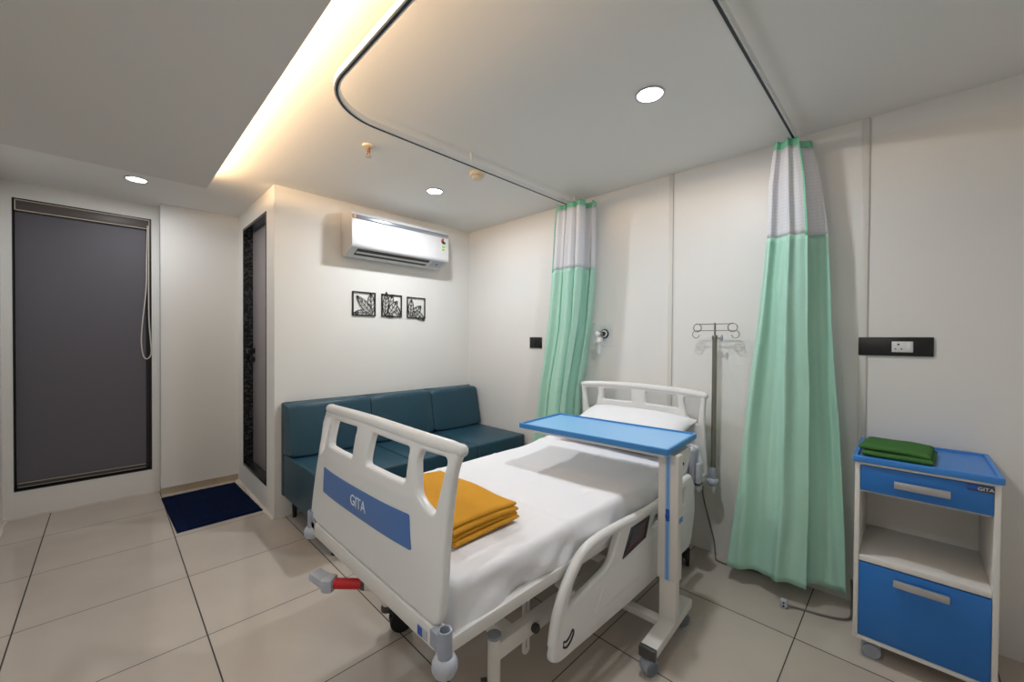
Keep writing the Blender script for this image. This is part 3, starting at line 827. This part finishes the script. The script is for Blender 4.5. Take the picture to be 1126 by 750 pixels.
# castors
def castor(x, y, r, parent, material_w, zt, ang=0.0, w=0.022, gap=0.016, name='castor'):
    b = MB(); d = Vector((cos(ang), sin(ang), 0)); n = Vector((-d.y, d.x, 0)); c = Vector((x, y, r)) + d * 0.0
    for s in (-1, 1):
        p = c + n * s * (gap / 2); q = c + n * s * (gap / 2 + w)
        b.lathe([(r * 0.55, 0), (r * 0.93, 0.0), (r, w * 0.25), (r, w * 0.75), (r * 0.93, w), (r * 0.55, w)], p, n * s, 24)
    wh = b.build('wheel', material_w, parent, 50)
    return wh
for x, y, a in ((1.62, -1.70, 1.2), (2.262, -1.72, 1.4), (2.312, -0.262, 1.9), (1.6, -0.26, 1.5)):
    t_ = bpy.data.objects.new('castor', None); COL.objects.link(t_); t_.location = (x, y, 0); t_.parent = bed; t_.matrix_parent_inverse = wmat(bed).inverted()
    castor(x, y, 0.05, t_, M['rubber'], 0.11, a)
    b = MB(); lx = 2.285 if x > 2 else 1.58; ly = -1.745 if y < -1 else -0.24
    b.lathe([(0.02, 0), (0.028, 0.004), (0.028, 0.02), (0.02, 0.03)], (lx, ly, 0.085)); b.bar((lx, ly, 0.095), (x, y, 0.060), 0.014, 0.03, 0.003)
    b.cyl((x - 0.012, y, 0.05), (x + 0.012, y, 0.05), 0.012); b.build('fork', M['dgrey'], t_)
# crank lever with red grip at the foot end
lv = bpy.data.objects.new('crank_lever', None); COL.objects.link(lv); lv.location = (1.88, -1.97, 0.44); lv.parent = bed; lv.matrix_parent_inverse = wmat(bed).inverted()
A = Vector((1.893, -1.955, 0.432)); D = Vector((-0.10, -0.088, -0.004)).normalized()
b = MB(); b.box((1.878, -1.965, 0.408), (1.935, -1.90, 0.495), 0.005); b.cyl(A - D * 0.01, A + D * 0.035, 0.022, n=18); b.build('bracket', M['metal'], lv)
b = MB(); b.cyl(A + D * 0.035, A + D * 0.05, 0.021, n=18); b.build('collar', M['dgrey'], lv)
b = MB(); b.cyl(A + D * 0.05, A + D * 0.15, 0.018, n=20); b.build('grip', M['red'], lv)['label'] = 'red rubber grip'
b = MB(); E_ = A + D * 0.15; b.bar(E_, E_ + D * 0.045, 0.056, 0.050, 0.012); b.bar(E_ + D * 0.03 + Vector((0, 0, 0.004)), E_ + D * 0.085 + Vector((-0.03, 0.015, 0.018)), 0.05, 0.034, 0.010)
b.build('handle_end', M['lgrey'], lv)
# side rail
RXo = 2.424
def rail_map(u, v, w): return Vector((RXo - 0.028 + w, u, v))
outl = rpoly([(-1.622, 0.262), (-1.585, 0.238), (-1.10, 0.222), (-0.80, 0.222), (-0.47, 0.222), (-0.405, 0.40), (-0.425, 0.545), (-0.47, 0.60), (-0.56, 0.598), (-0.85, 0.560), (-1.20, 0.578), (-1.36, 0.576), (-1.455, 0.548), (-1.535, 0.478), (-1.585, 0.385)],
             [0.015, 0.02, 0, 0, 0.05, 0.08, 0.05, 0.05, 0.05, 0.3, 0.2, 0.06, 0.06, 0.06, 0.06], 5)
h1 = rpoly([(-1.532, 0.402), (-1.295, 0.436), (-1.262, 0.452), (-1.192, 0.556), (-1.36, 0.558), (-1.432, 0.533), (-1.505, 0.468)], [0.015, 0.02, 0.03, 0.02, 0.06, 0.05, 0.05], 4)
h2 = rpoly([(-0.925, 0.470), (-0.755, 0.468), (-0.735, 0.535), (-0.870, 0.535)], 0.015, 3)
h3 = rpoly([(-0.665, 0.468), (-0.555, 0.466), (-0.535, 0.555), (-0.655, 0.545)], 0.015, 3)
b = plate(outl, [h1, h2, h3], 0.030, 0.011, rail_map)
sr = b.build('side_rail', M['plastic'], bed, 40)
# raised rounded grip following the top edge
b = MB(); gp = spline([rail_map(u, v, 0.014) for u, v in ((-1.600, 0.30), (-1.578, 0.39), (-1.525, 0.474), (-1.448, 0.540), (-1.36, 0.562), (-1.20, 0.562), (-0.86, 0.548), (-0.56, 0.582), (-0.47, 0.584))], 6)
b.tube(gp, 0.0175, 12); b.build('grip', M['plastic'], sr, 60)
b = plate(rpoly([(-1.385, 0.300), (-0.50, 0.292), (-0.50, 0.430), (-1.22, 0.428), (-1.30, 0.402)], 0.03, 4), [], 0.008, 0.003, lambda u, v, w: rail_map(u, v, 0.028 + w - 0.004))
b.build('raised_field', M['plastic'], sr, 40)
pp = [(-1.180, 0.432), (-0.985, 0.452), (-0.948, 0.536), (-1.112, 0.534)]
b = plate(pp, [], 0.006, 0.001, lambda u, v, w: rail_map(u, v, 0.0285 + w)); cp_ = b.build('control_panel', M['panelgrey'], sr, 0)
def inset(q, x0, x1, y0, y1):
    bl_, br_, tr_, tl_ = [Vector(p) for p in q]
    f = lambda s, t: (bl_ * (1 - s) + br_ * s) * (1 - t) + (tl_ * (1 - s) + tr_ * s) * t
    return [tuple(f(x0, y0)), tuple(f(x1, y0)), tuple(f(x1, y1)), tuple(f(x0, y1))]
b = plate(inset(pp, 0.10, 0.74, 0.28, 0.93), [], 0.003, 0.0005, lambda u, v, w: rail_map(u, v, 0.0340 + w)); b.build('display', M['dgrey'], cp_, 0)
b = plate(inset(pp, 0.10, 0.78, 0.225, 0.243), [], 0.002, 0.0003, lambda u, v, w: rail_map(u, v, 0.0340 + w)); b.build('red_line', M['red'], cp_, 0)
b = plate(inset(pp, 0.772, 0.788, 0.23, 0.93), [], 0.002, 0.0003, lambda u, v, w: rail_map(u, v, 0.0340 + w)); b.build('red_line', M['red'], cp_, 0)
b = plate(inset(pp, 0.10, 0.60, 0.265, 0.285), [], 0.002, 0.0003, lambda u, v, w: rail_map(u, v, 0.0342 + w)); b.build('blue_line', M['dblue'], cp_, 0)
# smile-shaped emblem
b = MB(); em = spline([rail_map(u, v, 0.031) for u, v in ((-1.562, 0.303), (-1.548, 0.296), (-1.530, 0.303), (-1.512, 0.318), (-1.507, 0.305), (-1.522, 0.286), (-1.545, 0.276), (-1.562, 0.283))], 5)
b.tube(em, 0.0032, 8, closed=True); b.build('emblem', M['black'], sr)
for y in (-1.44, -0.62):
    b = MB(); b.bar((2.30, y, 0.40), (2.398, y, 0.37), 0.03, 0.02, 0.004); b.build('rail_arm', M['metal'], bed)

# ------------------------------------------------------------------ mattress, pillow
mt = thing('mattress', (CX, -1.05, 0.514), 'mattress on the hospital bed under a creased white sheet', 'mattress')
MX0, MX1, MY0, MY1 = CX - 0.435, CX + 0.440, -1.965, -0.150
def mtop(y): return 0.632 + 0.055 * sm((y + 0.85) / 0.7)
b = MB(); b.box((MX0 + 0.03, MY0 + 0.03, 0.514), (MX1 - 0.03, MY1 - 0.03, 0.595), 0.02); b.build('core', M['core'], mt)
def sheet():
    b = MB(); NU, NV = 150, 110
    R = 0.024
    def sec(v, y, top, hem):
        # perimeter: far hem -> up -> across -> near hem
        drop = top - R - hem; arc = R * pi / 2; wid = (MX1 - MX0) - 2 * R
        Lp = 2 * (top - 0.515 - R) + 2 * arc + wid
        dn = top - R - 0.515
        s = v * Lp
        if s < dn: return MX0, lerp(hem, top - R, s / dn), 'far'
        s -= dn
        if s < arc: a = s / R; return MX0 + R - R * cos(a), top - R + R * sin(a), 'top'
        s -= arc
        if s < wid: return MX0 + R + s, top, 'top'
        s -= wid
        if s < arc: a = s / R; return MX1 - R + R * sin(a), top - R + R * cos(a), 'near'
        s -= arc
        return MX1, lerp(top - R, hem, min(1, s / dn)), 'near'
    def f(u, v):
        y = lerp(MY0, MY1, u)
        e = min(u, 1 - u) * (MY1 - MY0)
        top = mtop(y); k = sqrt(max(0, 1 - (1 - min(1, e / R)) ** 2))
        top = lerp(top - R, top, k)
        hem = 0.496 + 0.004 * sin(7 * y)
        x, z, w = sec(v, y, top, hem)
        p = Vector((x, y, z))
        n1 = noise.noise(Vector((x * 2.0, y * 3.2, 1)))
        n2 = noise.noise(Vector((x * 5 + y * 4, y * 5 - x * 3, 4)))
        if x > MX1 - R:
            dd = sm((top - z) / 0.10)
            q = 0.030 * noise.noise(Vector((y * 4.2 + z * 7, z * 3.5, 9))) + 0.016 * noise.noise(Vector((y * 9 - z * 12, z * 6, 3)))
            p.x += dd * (0.014 + 1.35 * q)
            p.z += 0.006 * dd * noise.noise(Vector((y * 7, 2, 3)))
        p.z += 0.005 * n1 + 0.003 * n2
        # ironing creases along and across the bed
        for c in (-0.62, -1.02, -1.42): p.z += 0.0035 * max(0, 1 - abs(y - c) / 0.02)
        for c in (CX + 0.05, CX + 0.30): p.z += 0.003 * max(0, 1 - abs(x - c) / 0.02) if w == 'top' else 0
        if e < 0.002 and False: p.z = 0.52
        return p
    vs = b.grid(NU, NV, f)
    for row, dy in ((vs[0], -0.004), (vs[-1], 0.004)):
        low = [b.bm.verts.new((v.co.x, v.co.y + dy, min(v.co.z, 0.515))) for v in row]
        for i in range(len(row) - 1): b.bm.faces.new((row[i], row[i + 1], low[i + 1], low[i]))
    o = b.build('sheet', M['sheet'], mt, 70)
    return o
sheet()
def pillow():
    b = MB(); hw, hd, ht = 0.365, 0.235, 0.074; a = radians(17); c = Vector((CX + 0.045, -0.345, 0.758))
    def f(sgn):
        def g(u, v):
            x = u * 2 - 1; y = v * 2 - 1
            x = math.copysign(abs(x) ** 0.9, x)
            ed = (1 - abs(x) ** 3.2) * (1 - abs(y) ** 3.0)
            t = ht * max(0, ed) ** 0.55
            px = x * hw * (1 - 0.05 * (1 - abs(y) ** 2) * abs(x) ** 6); py = y * hd * (1 - 0.05 * (1 - x * x) * abs(y) ** 6)
            pz = sgn * t * (1.0 if sgn > 0 else 0.62)
            pz += 0.006 * noise.noise(Vector((x * 3, y * 3, 2))) * max(0, ed)
            py2 = py * cos(a) - pz * sin(a); pz2 = py * sin(a) + pz * cos(a)
            return c + Vector((px, py2, pz2))
        return g
    b.grid(60, 40, f(1)); b.grid(60, 40, f(-1))
    bmesh.ops.remove_doubles(b.bm, verts=b.bm.verts, dist=2e-4)
    return b.build('pillow', M['pillow'], None, 70)
tag(pillow(), 'white pillow propped against the headboard behind the blue table', 'pillow')

# ------------------------------------------------------------------ folded blanket on the bed
def folded(name, x0, x1, y0, y1, z0, layers, th, material, ang, c, seed, fold_x=True):
    """layers of cloth, folded at the +x end; each layer a rounded slab joined to the next by its fold"""
    parts = []
    for k in range(layers):
        b = MB(); zz = z0 + k * th; ins = random.uniform(-0.006, 0.008)
        X1 = x1 - ins - 0.004 * k; X0 = x0 + random.uniform(0, 0.01); Y0 = y0 + random.uniform(0, 0.012) + 0.003 * k; Y1 = y1 - random.uniform(0, 0.008)
        nx, ny = 70, 56; g = th * 0.53
        def f(sgn):
            def h(u, v):
                u = 0.5 - 0.5 * cos(pi * u); v = 0.5 - 0.5 * cos(pi * v)
                x = lerp(X0, X1, u); y = lerp(Y0, Y1, v)
                e = min(u * (X1 - X0), (1 - u) * (X1 - X0), v * (Y1 - Y0), (1 - v) * (Y1 - Y0))
                r = g * sqrt(max(0, 1 - (1 - min(1, e / (g * 1.7))) ** 2))
                wv = 0.0045 * sin(17 * y + seed + k * 0.45) * sm((u - 0.4) / 0.6) + 0.006 * noise.noise(Vector((x * 7, y * 7, seed + k * 0.15)))
                droop = -0.012 * sm((u - 0.6) / 0.4) * (k / layers) - 0.010 * sm((v - 0.6) / 0.4) * (k / layers)
                return Vector((x, y, zz + th / 2 + sgn * r + (wv if k else abs(wv) * 0.3) + droop))
            return h
        b.grid(nx, ny, f(1)); b.grid(nx, ny, f(-1))
        bmesh.ops.remove_doubles(b.bm, verts=b.bm.verts, dist=1e-4)
        parts.append(b)
    big = MB()
    for p in parts:
        me = bpy.data.meshes.new('tmp'); p.bm.to_mesh(me); p.bm.free(); big.bm.from_mesh(me); bpy.data.meshes.remove(me)
    m = Matrix.Translation(c) @ Matrix.Rotation(ang, 4, 'Z')
    big.move(m)
    return big.build(name, material, None, 70)
bk = folded('folded_blanket', -0.235, 0.255, -0.155, 0.155, 0.640, 4, 0.0205, M['yellow'], radians(1.5), Vector((1.960, -1.715, 0)), 2.0)
tag(bk, 'folded mustard yellow blanket at the foot of the bed', 'blanket')

# ------------------------------------------------------------------ overbed table
tb = thing('overbed_table', (2.51, -0.93, 0), 'blue topped overbed table on wheels standing over the bed', 'table')
YAW = radians(4.5)
TC = Vector((2.135, -0.860)); TLx, TLy = 0.785, 0.392
RT = Matrix.Translation((TC.x, TC.y, 0)) @ Matrix.Rotation(YAW, 4, 'Z')
def tpart(b, name, m, parent=tb, smooth=35, mtx=RT):
    b.move(mtx); return b.build(name, m, parent, smooth)
hx, hy = TLx / 2, TLy / 2
b = MB(); b.box((-hx + 0.006, -hy + 0.006, 0.842), (hx - 0.006, hy - 0.006, 0.854)); tpart(b, 'table_top', M['blue'], smooth=0)
b = plate(rpoly([(-hx, -hy), (hx, -hy), (hx, hy), (-hx, hy)], 0.008, 3), [rpoly([(-hx + 0.012, -hy + 0.012), (hx - 0.012, -hy + 0.012), (hx - 0.012, hy - 0.012), (-hx + 0.012, hy - 0.012)], 0.008, 3)], 0.026, 0.003, lambda u, v, w: Vector((u, v, 0.836 + w)))
tpart(b, 'edge_rim', M['edge'])
b = MB(); b.box((-hx + 0.02, -hy + 0.015, 0.822), (hx - 0.02, hy - 0.015, 0.8415), 0.003); tpart(b, 'under_frame', M['tablemetal'])
P0 = Matrix.Translation((2.508, -0.905, 0)) @ Matrix.Rotation(radians(2), 4, 'Z')
b = MB(); b.box((-0.043, -0.048, 0.285), (0.043, 0.006, 0.822), 0.005); po = tpart(b, 'post', M['tablemetal'], mtx=P0)
b = MB(); b.box((-0.010, -0.0495, 0.287), (0.010, -0.046, 0.815)); tpart(b, 'blue_inlay', M['stripe'], po, 0, P0)
b = MB(); b.box((-0.0009, -0.0505, 0.287), (0.0009, -0.046, 0.815)); tpart(b, 'inlay_line', M['dblue'], po, 0, P0)
b = MB(); b.sphere((0, -0.051, 0.560), 0.013, (0.75, 0.5, 1.3), 16); b.box((-0.008, -0.051, 0.538), (0.008, -0.047, 0.590), 0.002); tpart(b, 'lock_button', M['dblue'], po, 60, P0)
b = MB(); b.box((0.042, -0.034, 0.535), (0.0445, 0.004, 0.556)); tpart(b, 'maker_plate', M['edge'], po, 0, P0)
b = MB(); b.box((-0.036, -0.043, 0.09), (0.036, 0.001, 0.29), 0.004); tpart(b, 'inner_post', M['tablemetal'], mtx=P0)
b = MB(); b.prism([(0.005, 0.822), (0.15, 0.822), (0.15, 0.79), (0.06, 0.725), (0.005, 0.725)], lambda y, z: (-0.022, y, z), lambda y, z: (0.024, y, z)); tpart(b, 'bracket', M['tablemetal'], smooth=0, mtx=P0)
b = MB(); b.cyl((0.0, 0.055, 0.765), (0.028, 0.055, 0.765), 0.007); tpart(b, 'bolt', M['dgrey'], mtx=P0)
FT = Matrix.Translation((2.512, -0.945, 0)) @ Matrix.Rotation(radians(3), 4, 'Z')
b = MB(); b.box((-0.032, -0.205, 0.075), (0.032, 0.215, 0.112), 0.004); ft = tpart(b, 'foot', M['tablemetal'], mtx=FT)
b = MB(); b.box((-0.0335, -0.218, 0.072), (0.0335, -0.196, 0.114), 0.004); tpart(b, 'end_cap', M['dgrey'], ft, 35, FT)
b = MB(); b.box((-0.62, -0.02, 0.078), (-0.03, 0.022, 0.108), 0.004); tpart(b, 'cross_bar', M['tablemetal'], mtx=FT)
b = MB(); b.box((-0.68, -0.205, 0.075), (-0.618, 0.215, 0.112), 0.004); tpart(b, 'foot', M['tablemetal'], mtx=FT)
for lx, ly in ((0, -0.18), (0, 0.185), (-0.65, -0.18), (-0.65, 0.185)):
    q = FT @ Vector((lx, ly, 0)); cs = bpy.data.objects.new('castor', None); COL.objects.link(cs); cs.location = (q.x, q.y, 0); par(cs, tb)
    castor(q.x, q.y - 0.012, 0.030, cs, M['grey'], 0.08, 1.2, 0.016, 0.010)
    b = MB(); b.cyl((q.x, q.y, 0.05), (q.x, q.y, 0.076), 0.012); b.lathe([(0.031, -0.021), (0.033, -0.012), (0.033, 0.012), (0.031, 0.021)], (q.x, q.y - 0.012, 0.036), (-sin(1.2), cos(1.2), 0), 18); b.build('hood', M['grey'], cs)

# ------------------------------------------------------------------ IV pole in the bed-head socket
IX, IY = CX + 0.490, -0.085
iv = thing('iv_pole', (IX, IY, 0.525), 'stainless steel IV pole with two hooks standing at the bed head', 'IV pole')
b = MB(); b.cyl((IX, IY, 0.525), (IX, IY, 1.335), 0.0135, n=18); b.build('lower_tube', M['steel'], iv)
b = MB(); b.cyl((IX, IY, 1.33), (IX, IY, 1.412), 0.0055, n=12); b.build('upper_rod', M['steel'], iv)
b = MB(); b.lathe([(0.0140, 0), (0.0155, 0.004), (0.0155, 0.022), (0.0140, 0.026)], (IX, IY, 1.312)); b.build('collar', M['steel'], iv)
b = MB(); b.cyl((IX + 0.012, IY, 1.322), (IX + 0.030, IY, 1.322), 0.005); b.sphere((IX + 0.038, IY, 1.322), 0.012, (0.6, 0.8, 1.6)); b.build('clamp_knob', M['grey'], iv)
hk = [(-0.012, 0.0, 0.030)]
for s in (-1, 1):
    b = MB(); pts = [(IX, IY, 1.405), (IX + s * 0.082, IY, 1.405)]
    cx_, cz_ = IX + s * 0.098, 1.383
    for i in range(0, 26):
        a = radians(100) - i * radians(15.5); pts.append((cx_ + s * 0.024 * cos(a), IY - 0.0015 * i * 0.4, cz_ + 0.024 * sin(a)))
    b.tube(spline(pts, 3), 0.0028, 8); b.build('hook', M['steel'], iv)
    b = MB(); pts = [(IX, IY + 0.004, 1.366), (IX + s * 0.10, IY + 0.004, 1.366)]
    for i in range(14):
        a = radians(90) - i * radians(20); pts.append((IX + s * (0.110 + 0.020 * cos(a)), IY + 0.004, 1.344 + 0.022 * sin(a)))
    b.tube(spline(pts, 3), 0.0024, 8); b.build('hook', M['steel'], iv)

# ------------------------------------------------------------------ bed remote hanging at the bed side
rm = thing('bed_remote', (2.41, -0.36, 0.49), 'grey bed remote hanging at the side of the bed head', 'remote control')
b = MB(); b.box((2.384, -0.398, 0.520), (2.412, -0.330, 0.712), 0.010, 3); b.build('handset', M['grey'], rm)
b = MB(); b.box((2.413, -0.386, 0.488), (2.436, -0.336, 0.640), 0.006, 3); b.build('holder', M['lgrey'], rm)
b = MB(); b.box((2.4125, -0.389, 0.520), (2.4375, -0.333, 0.534), 0.002); b.build('band', M['dgrey'], rm)
b = MB(); b.tube(spline([(2.398, -0.365, 0.710), (2.394, -0.36, 0.722), (2.375, -0.345, 0.724), (2.355, -0.335, 0.712)], 6), 0.007, 10); b.build('hook', M['lgrey'], rm)
# grey power cable of the bed, down to the floor and on behind the curtain
cb = spline([(2.345, -0.06, 0.45), (2.335, -0.04, 0.36), (2.365, -0.03, 0.22), (2.40, -0.03, 0.09), (2.415, -0.05, 0.012), (2.44, -0.09, 0.006), (2.52, -0.09, 0.006), (2.62, -0.06, 0.006), (2.72, -0.04, 0.006), (2.82, -0.03, 0.006)], 10)
b = MB(); b.tube(cb, 0.0045, 8)
tag(b.build('power_cable', M['cable']), 'thin grey cable running down the wall behind the bed head', 'cable')
# loose lead with a socket end on the tiles
pl_ = thing('extension_lead', (2.82, -0.29, 0), 'loose lead with a small grey connector lying on the tiles before the curtain', 'lead')
b = MB(); b.box((2.793, -0.308, 0.002), (2.823, -0.282, 0.042), 0.006, 3); cn = b.build('connector', M['lgrey'], pl_)
for z in (0.014, 0.029):
    b = MB(); b.cyl((2.810, -0.3085, z), (2.810, -0.3070, z), 0.0045, n=12); b.build('contact_hole', M['black'], cn)
b = MB(); b.tube(spline([(2.822, -0.285, 0.012), (2.86, -0.262, 0.006), (2.93, -0.245, 0.006), (3.00, -0.22, 0.006), (3.042, -0.185, 0.007), (3.050, -0.12, 0.008), (3.045, -0.05, 0.04), (3.04, -0.02, 0.12)], 8), 0.005, 8)
b.build('cord', M['cable'], pl_)

# ------------------------------------------------------------------ bedside locker
LX0, LX1, LY0, LY1 = 3.076, 3.464, -0.440, -0.030
lk = thing('bedside_locker', ((LX0 + LX1) / 2, (LY0 + LY1) / 2, 0), 'white bedside locker with blue drawer, blue door and open shelf', 'locker')
b = MB(); th = 0.016
b.box((LX0, LY0, 0.078), (LX0 + th, LY1, 0.812), 0.002); b.box((LX1 - th, LY0, 0.078), (LX1, LY1, 0.812), 0.002)
b.box((LX0 + th, LY1 - th, 0.078), (LX1 - th, LY1, 0.812)); b.box((LX0 + th, LY0, 0.078), (LX1 - th, LY1 - th, 0.096), 0.002)
b.box((LX0 + th, LY0, 0.802), (LX1 - th, LY1 - th, 0.812)); b.box((LX0 + th, LY0 + 0.02, 0.686), (LX1 - th, LY1 - th, 0.694))
b.build('carcass', M['metal'], lk)
b = MB(); b.box((LX0 + th, LY0 + 0.001, 0.404), (LX1 - th, LY1 - th, 0.428), 0.003); b.build('shelf', M['metal'], lk)
b = plate(rpoly([(LX0 - 0.008, LY0 - 0.012), (LX1 + 0.008, LY0 - 0.012), (LX1 + 0.008, LY1 + 0.012), (LX0 - 0.008, LY1 + 0.012)], 0.01, 4), [rpoly([(LX0 + 0.008, LY0 + 0.006), (LX1 - 0.008, LY0 + 0.006), (LX1 - 0.008, LY1 - 0.006), (LX0 + 0.008, LY1 - 0.006)], 0.008, 3)], 0.024, 0.003, lambda u, v, w: Vector((u, v, 0.8125 + w)))
b.box((LX0, LY0 - 0.002, 0.8128), (LX1, LY1, 0.828)); b.build('tray_top', M['ltop'], lk)
def bar_handle(parent, x0, x1, z, y):
    b = MB(); b.box((x0, y - 0.024, z - 0.014), (x1, y - 0.012, z + 0.014), 0.003)
    for x in (x0 + 0.012, x1 - 0.012): b.cyl((x, y, z), (x, y - 0.014, z), 0.006)
    b.build('handle', M['alu'], parent)
b = MB(); b.box((LX0 + th + 0.001, LY0 - 0.002, 0.697), (LX1 - th - 0.001, LY0 + 0.018, 0.799), 0.002); dw = b.build('drawer', M['lblue'], lk)
bar_handle(dw, 3.194, 3.344, 0.747, LY0 - 0.002)
b = MB(); b.sphere((3.398, LY0 - 0.003, 0.786), 0.017, (1.0, 0.15, 0.55)); lg_ = b.build('logo', M['dblue'], dw)
b = MB(); b.box((3.384, LY0 - 0.0035, 0.775), (3.448, LY0 - 0.0015, 0.797)); b.build('logo_plate', M['dgrey'], dw, 0)
lettering('lettering', 'GITA', 0.017, lambda u, v, w: Vector((3.428 + u, LY0 - 0.0048 + w * 0.5, 0.786 + v)), M['ink'], dw)
b = MB(); b.box((LX0 + th + 0.001, LY0 - 0.002, 0.098), (LX1 - th - 0.001, LY0 + 0.016, 0.400), 0.002); dd = b.build('door', M['lblue'], lk)
bar_handle(dd, 3.196, 3.347, 0.360, LY0 - 0.002)
for x, y in ((LX0 + 0.05, LY0 + 0.05), (LX1 - 0.05, LY0 + 0.05), (LX0 + 0.05, LY1 - 0.05), (LX1 - 0.05, LY1 - 0.05)):
    cs = bpy.data.objects.new('castor', None); COL.objects.link(cs); cs.location = (x, y, 0); par(cs, lk)
    castor(x + 0.006, y - 0.005, 0.030, cs, M['grey'], 0.08, 0.15, 0.015, 0.012)
    b = MB(); b.cyl((x, y, 0.05), (x, y, 0.079), 0.010); b.lathe([(0.026, -0.005), (0.031, -0.003), (0.031, 0.003), (0.026, 0.005)], (x + 0.006, y - 0.005, 0.034), (0, 1, 0), 18); b.build('hood', M['lgrey'], cs)
tw = folded('folded_towel', -0.112, 0.112, -0.128, 0.128, 0.829, 2, 0.024, M['towel'], radians(-4), Vector((3.202, -0.285, 0)), 5.0)
tag(tw, 'folded green towel on top of the bedside locker', 'towel')

# ------------------------------------------------------------------ sockets and gas outlet on the wall
so = thing('socket_panel', (3.178, 0, 1.24), 'long black wall panel with a white three pin socket above the locker', 'socket')
b = MB(); b.box((3.050, -0.010, 1.240), (3.308, -0.001, 1.328), 0.002); b.build('panel', M['black'], so)
b = MB(); b.box((3.170, -0.014, 1.258), (3.242, -0.009, 1.308), 0.0015); sk = b.build('socket_face', M['white'], so)
for x, z, r in ((3.193, 1.294, 0.0042), (3.183, 1.273, 0.003), (3.203, 1.273, 0.003)):
    b = MB(); b.cyl((x, -0.0146, z), (x, -0.0130, z), r, n=12); b.build('pin_hole', M['black'], sk)
b = MB(); b.box((3.219, -0.0165, 1.262), (3.239, -0.0135, 1.304), 0.001); b.build('rocker', M['white'], sk)
sq = thing('switch_plate', (0.94, 0, 1.23), 'square black switch plate on the wall left of the far curtain', 'switch')
b = MB(); b.box((0.855, -0.010, 1.232), (0.990, -0.001, 1.325), 0.002); b.build('plate', M['black'], sq)
b = MB(); b.box((0.875, -0.014, 1.252), (0.93, -0.0095, 1.305), 0.001); b.build('rocker', M['rubber'], sq)
go = thing('gas_outlet', (1.59, 0, 1.26), 'clear wall plate with medical gas outlet and flowmeter bottle beside the curtain', 'gas outlet')
b = MB(); b.box((1.502, -0.010, 1.262), (1.674, -0.002, 1.436), 0.002); b.build('plate', M['acrylic'], go)
b = MB(); b.lathe([(0.010, 0), (0.034, 0), (0.034, 0.006), (0.026, 0.008)], (1.612, -0.010, 1.352), (0, -1, 0), 28); b.build('outer_ring', M['black'], go)
b = MB(); b.lathe([(0.008, 0), (0.026, 0), (0.026, 0.006), (0.018, 0.008)], (1.612, -0.016, 1.352), (0, -1, 0), 28); b.build('white_ring', M['white'], go)
b = MB(); b.lathe([(0.004, 0), (0.017, 0), (0.015, 0.020), (0.008, 0.022)], (1.612, -0.022, 1.352), (0, -1, 0), 24); b.build('probe', M['black'], go)
b = MB(); b.cyl((1.612, -0.04, 1.352), (1.612, -0.105, 1.352), 0.010, n=16); b.cyl((1.612, -0.085, 1.335), (1.612, -0.085, 1.372), 0.012, n=16); b.build('valve_body', M['chrome'], go)
b = MB(); b.lathe([(0.006, 0), (0.016, 0.002), (0.016, 0.016), (0.010, 0.02)], (1.612, -0.100, 1.352), (0, -1, 0), 18); b.build('valve_knob', M['white'], go)
b = MB(); b.lathe([(0.01, 0), (0.024, 0), (0.024, 0.030), (0.016, 0.034)], (1.612, -0.085, 1.292), n=20); b.build('bottle_cap', M['white'], go)
b = MB(); b.lathe([(0.004, 0), (0.012, 0.0), (0.015, 0.01), (0.015, 0.085), (0.010, 0.090)], (1.612, -0.085, 1.202), n=20); b.build('bottle', M['bottle'], go)

# ------------------------------------------------------------------ world, camera, output
w = bpy.data.worlds.new('World'); SC.world = w; w.use_nodes = True
w.node_tree.nodes['Background'].inputs[0].default_value = (0.02, 0.022, 0.03, 1)
w.node_tree.nodes['Background'].inputs[1].default_value = 0.3

f, yaw, pit, rol, cx, cy, cz, sy = 440.70032, 0.78156, -0.01146, 0.00657, 3.23046, -2.62439, 1.30739, 2.96651
fw = Vector((-sin(yaw) * cos(pit), cos(yaw) * cos(pit), sin(pit)))
r = Vector((cos(yaw), sin(yaw), 0)); u = r.cross(fw)
r2 = r * cos(rol) + u * sin(rol); u2 = -r * sin(rol) + u * cos(rol)
cd = bpy.data.cameras.new('camera'); cam = bpy.data.objects.new('camera', cd); COL.objects.link(cam)
mw = Matrix((r2, u2, -fw)).transposed().to_4x4(); mw.translation = (cx, cy, cz)
cam.matrix_world = mw
cd.sensor_fit = 'HORIZONTAL'; cd.sensor_width = 36; cd.lens = f * 36 / 1126; cd.shift_y = sy / 1126
cd.clip_start = 0.02
SC.camera = cam
SC.view_settings.view_transform = 'Standard'; SC.view_settings.look = 'None'
SC.view_settings.gamma = 1; SC.view_settings.use_curve_mapping = False
SC.view_settings.exposure = 0.0
SC.cycles.use_denoising = True
SC.cycles.max_bounces = 8; SC.cycles.diffuse_bounces = 6; SC.cycles.transparent_max_bounces = 12
SC.cycles.sample_clamp_indirect = 6
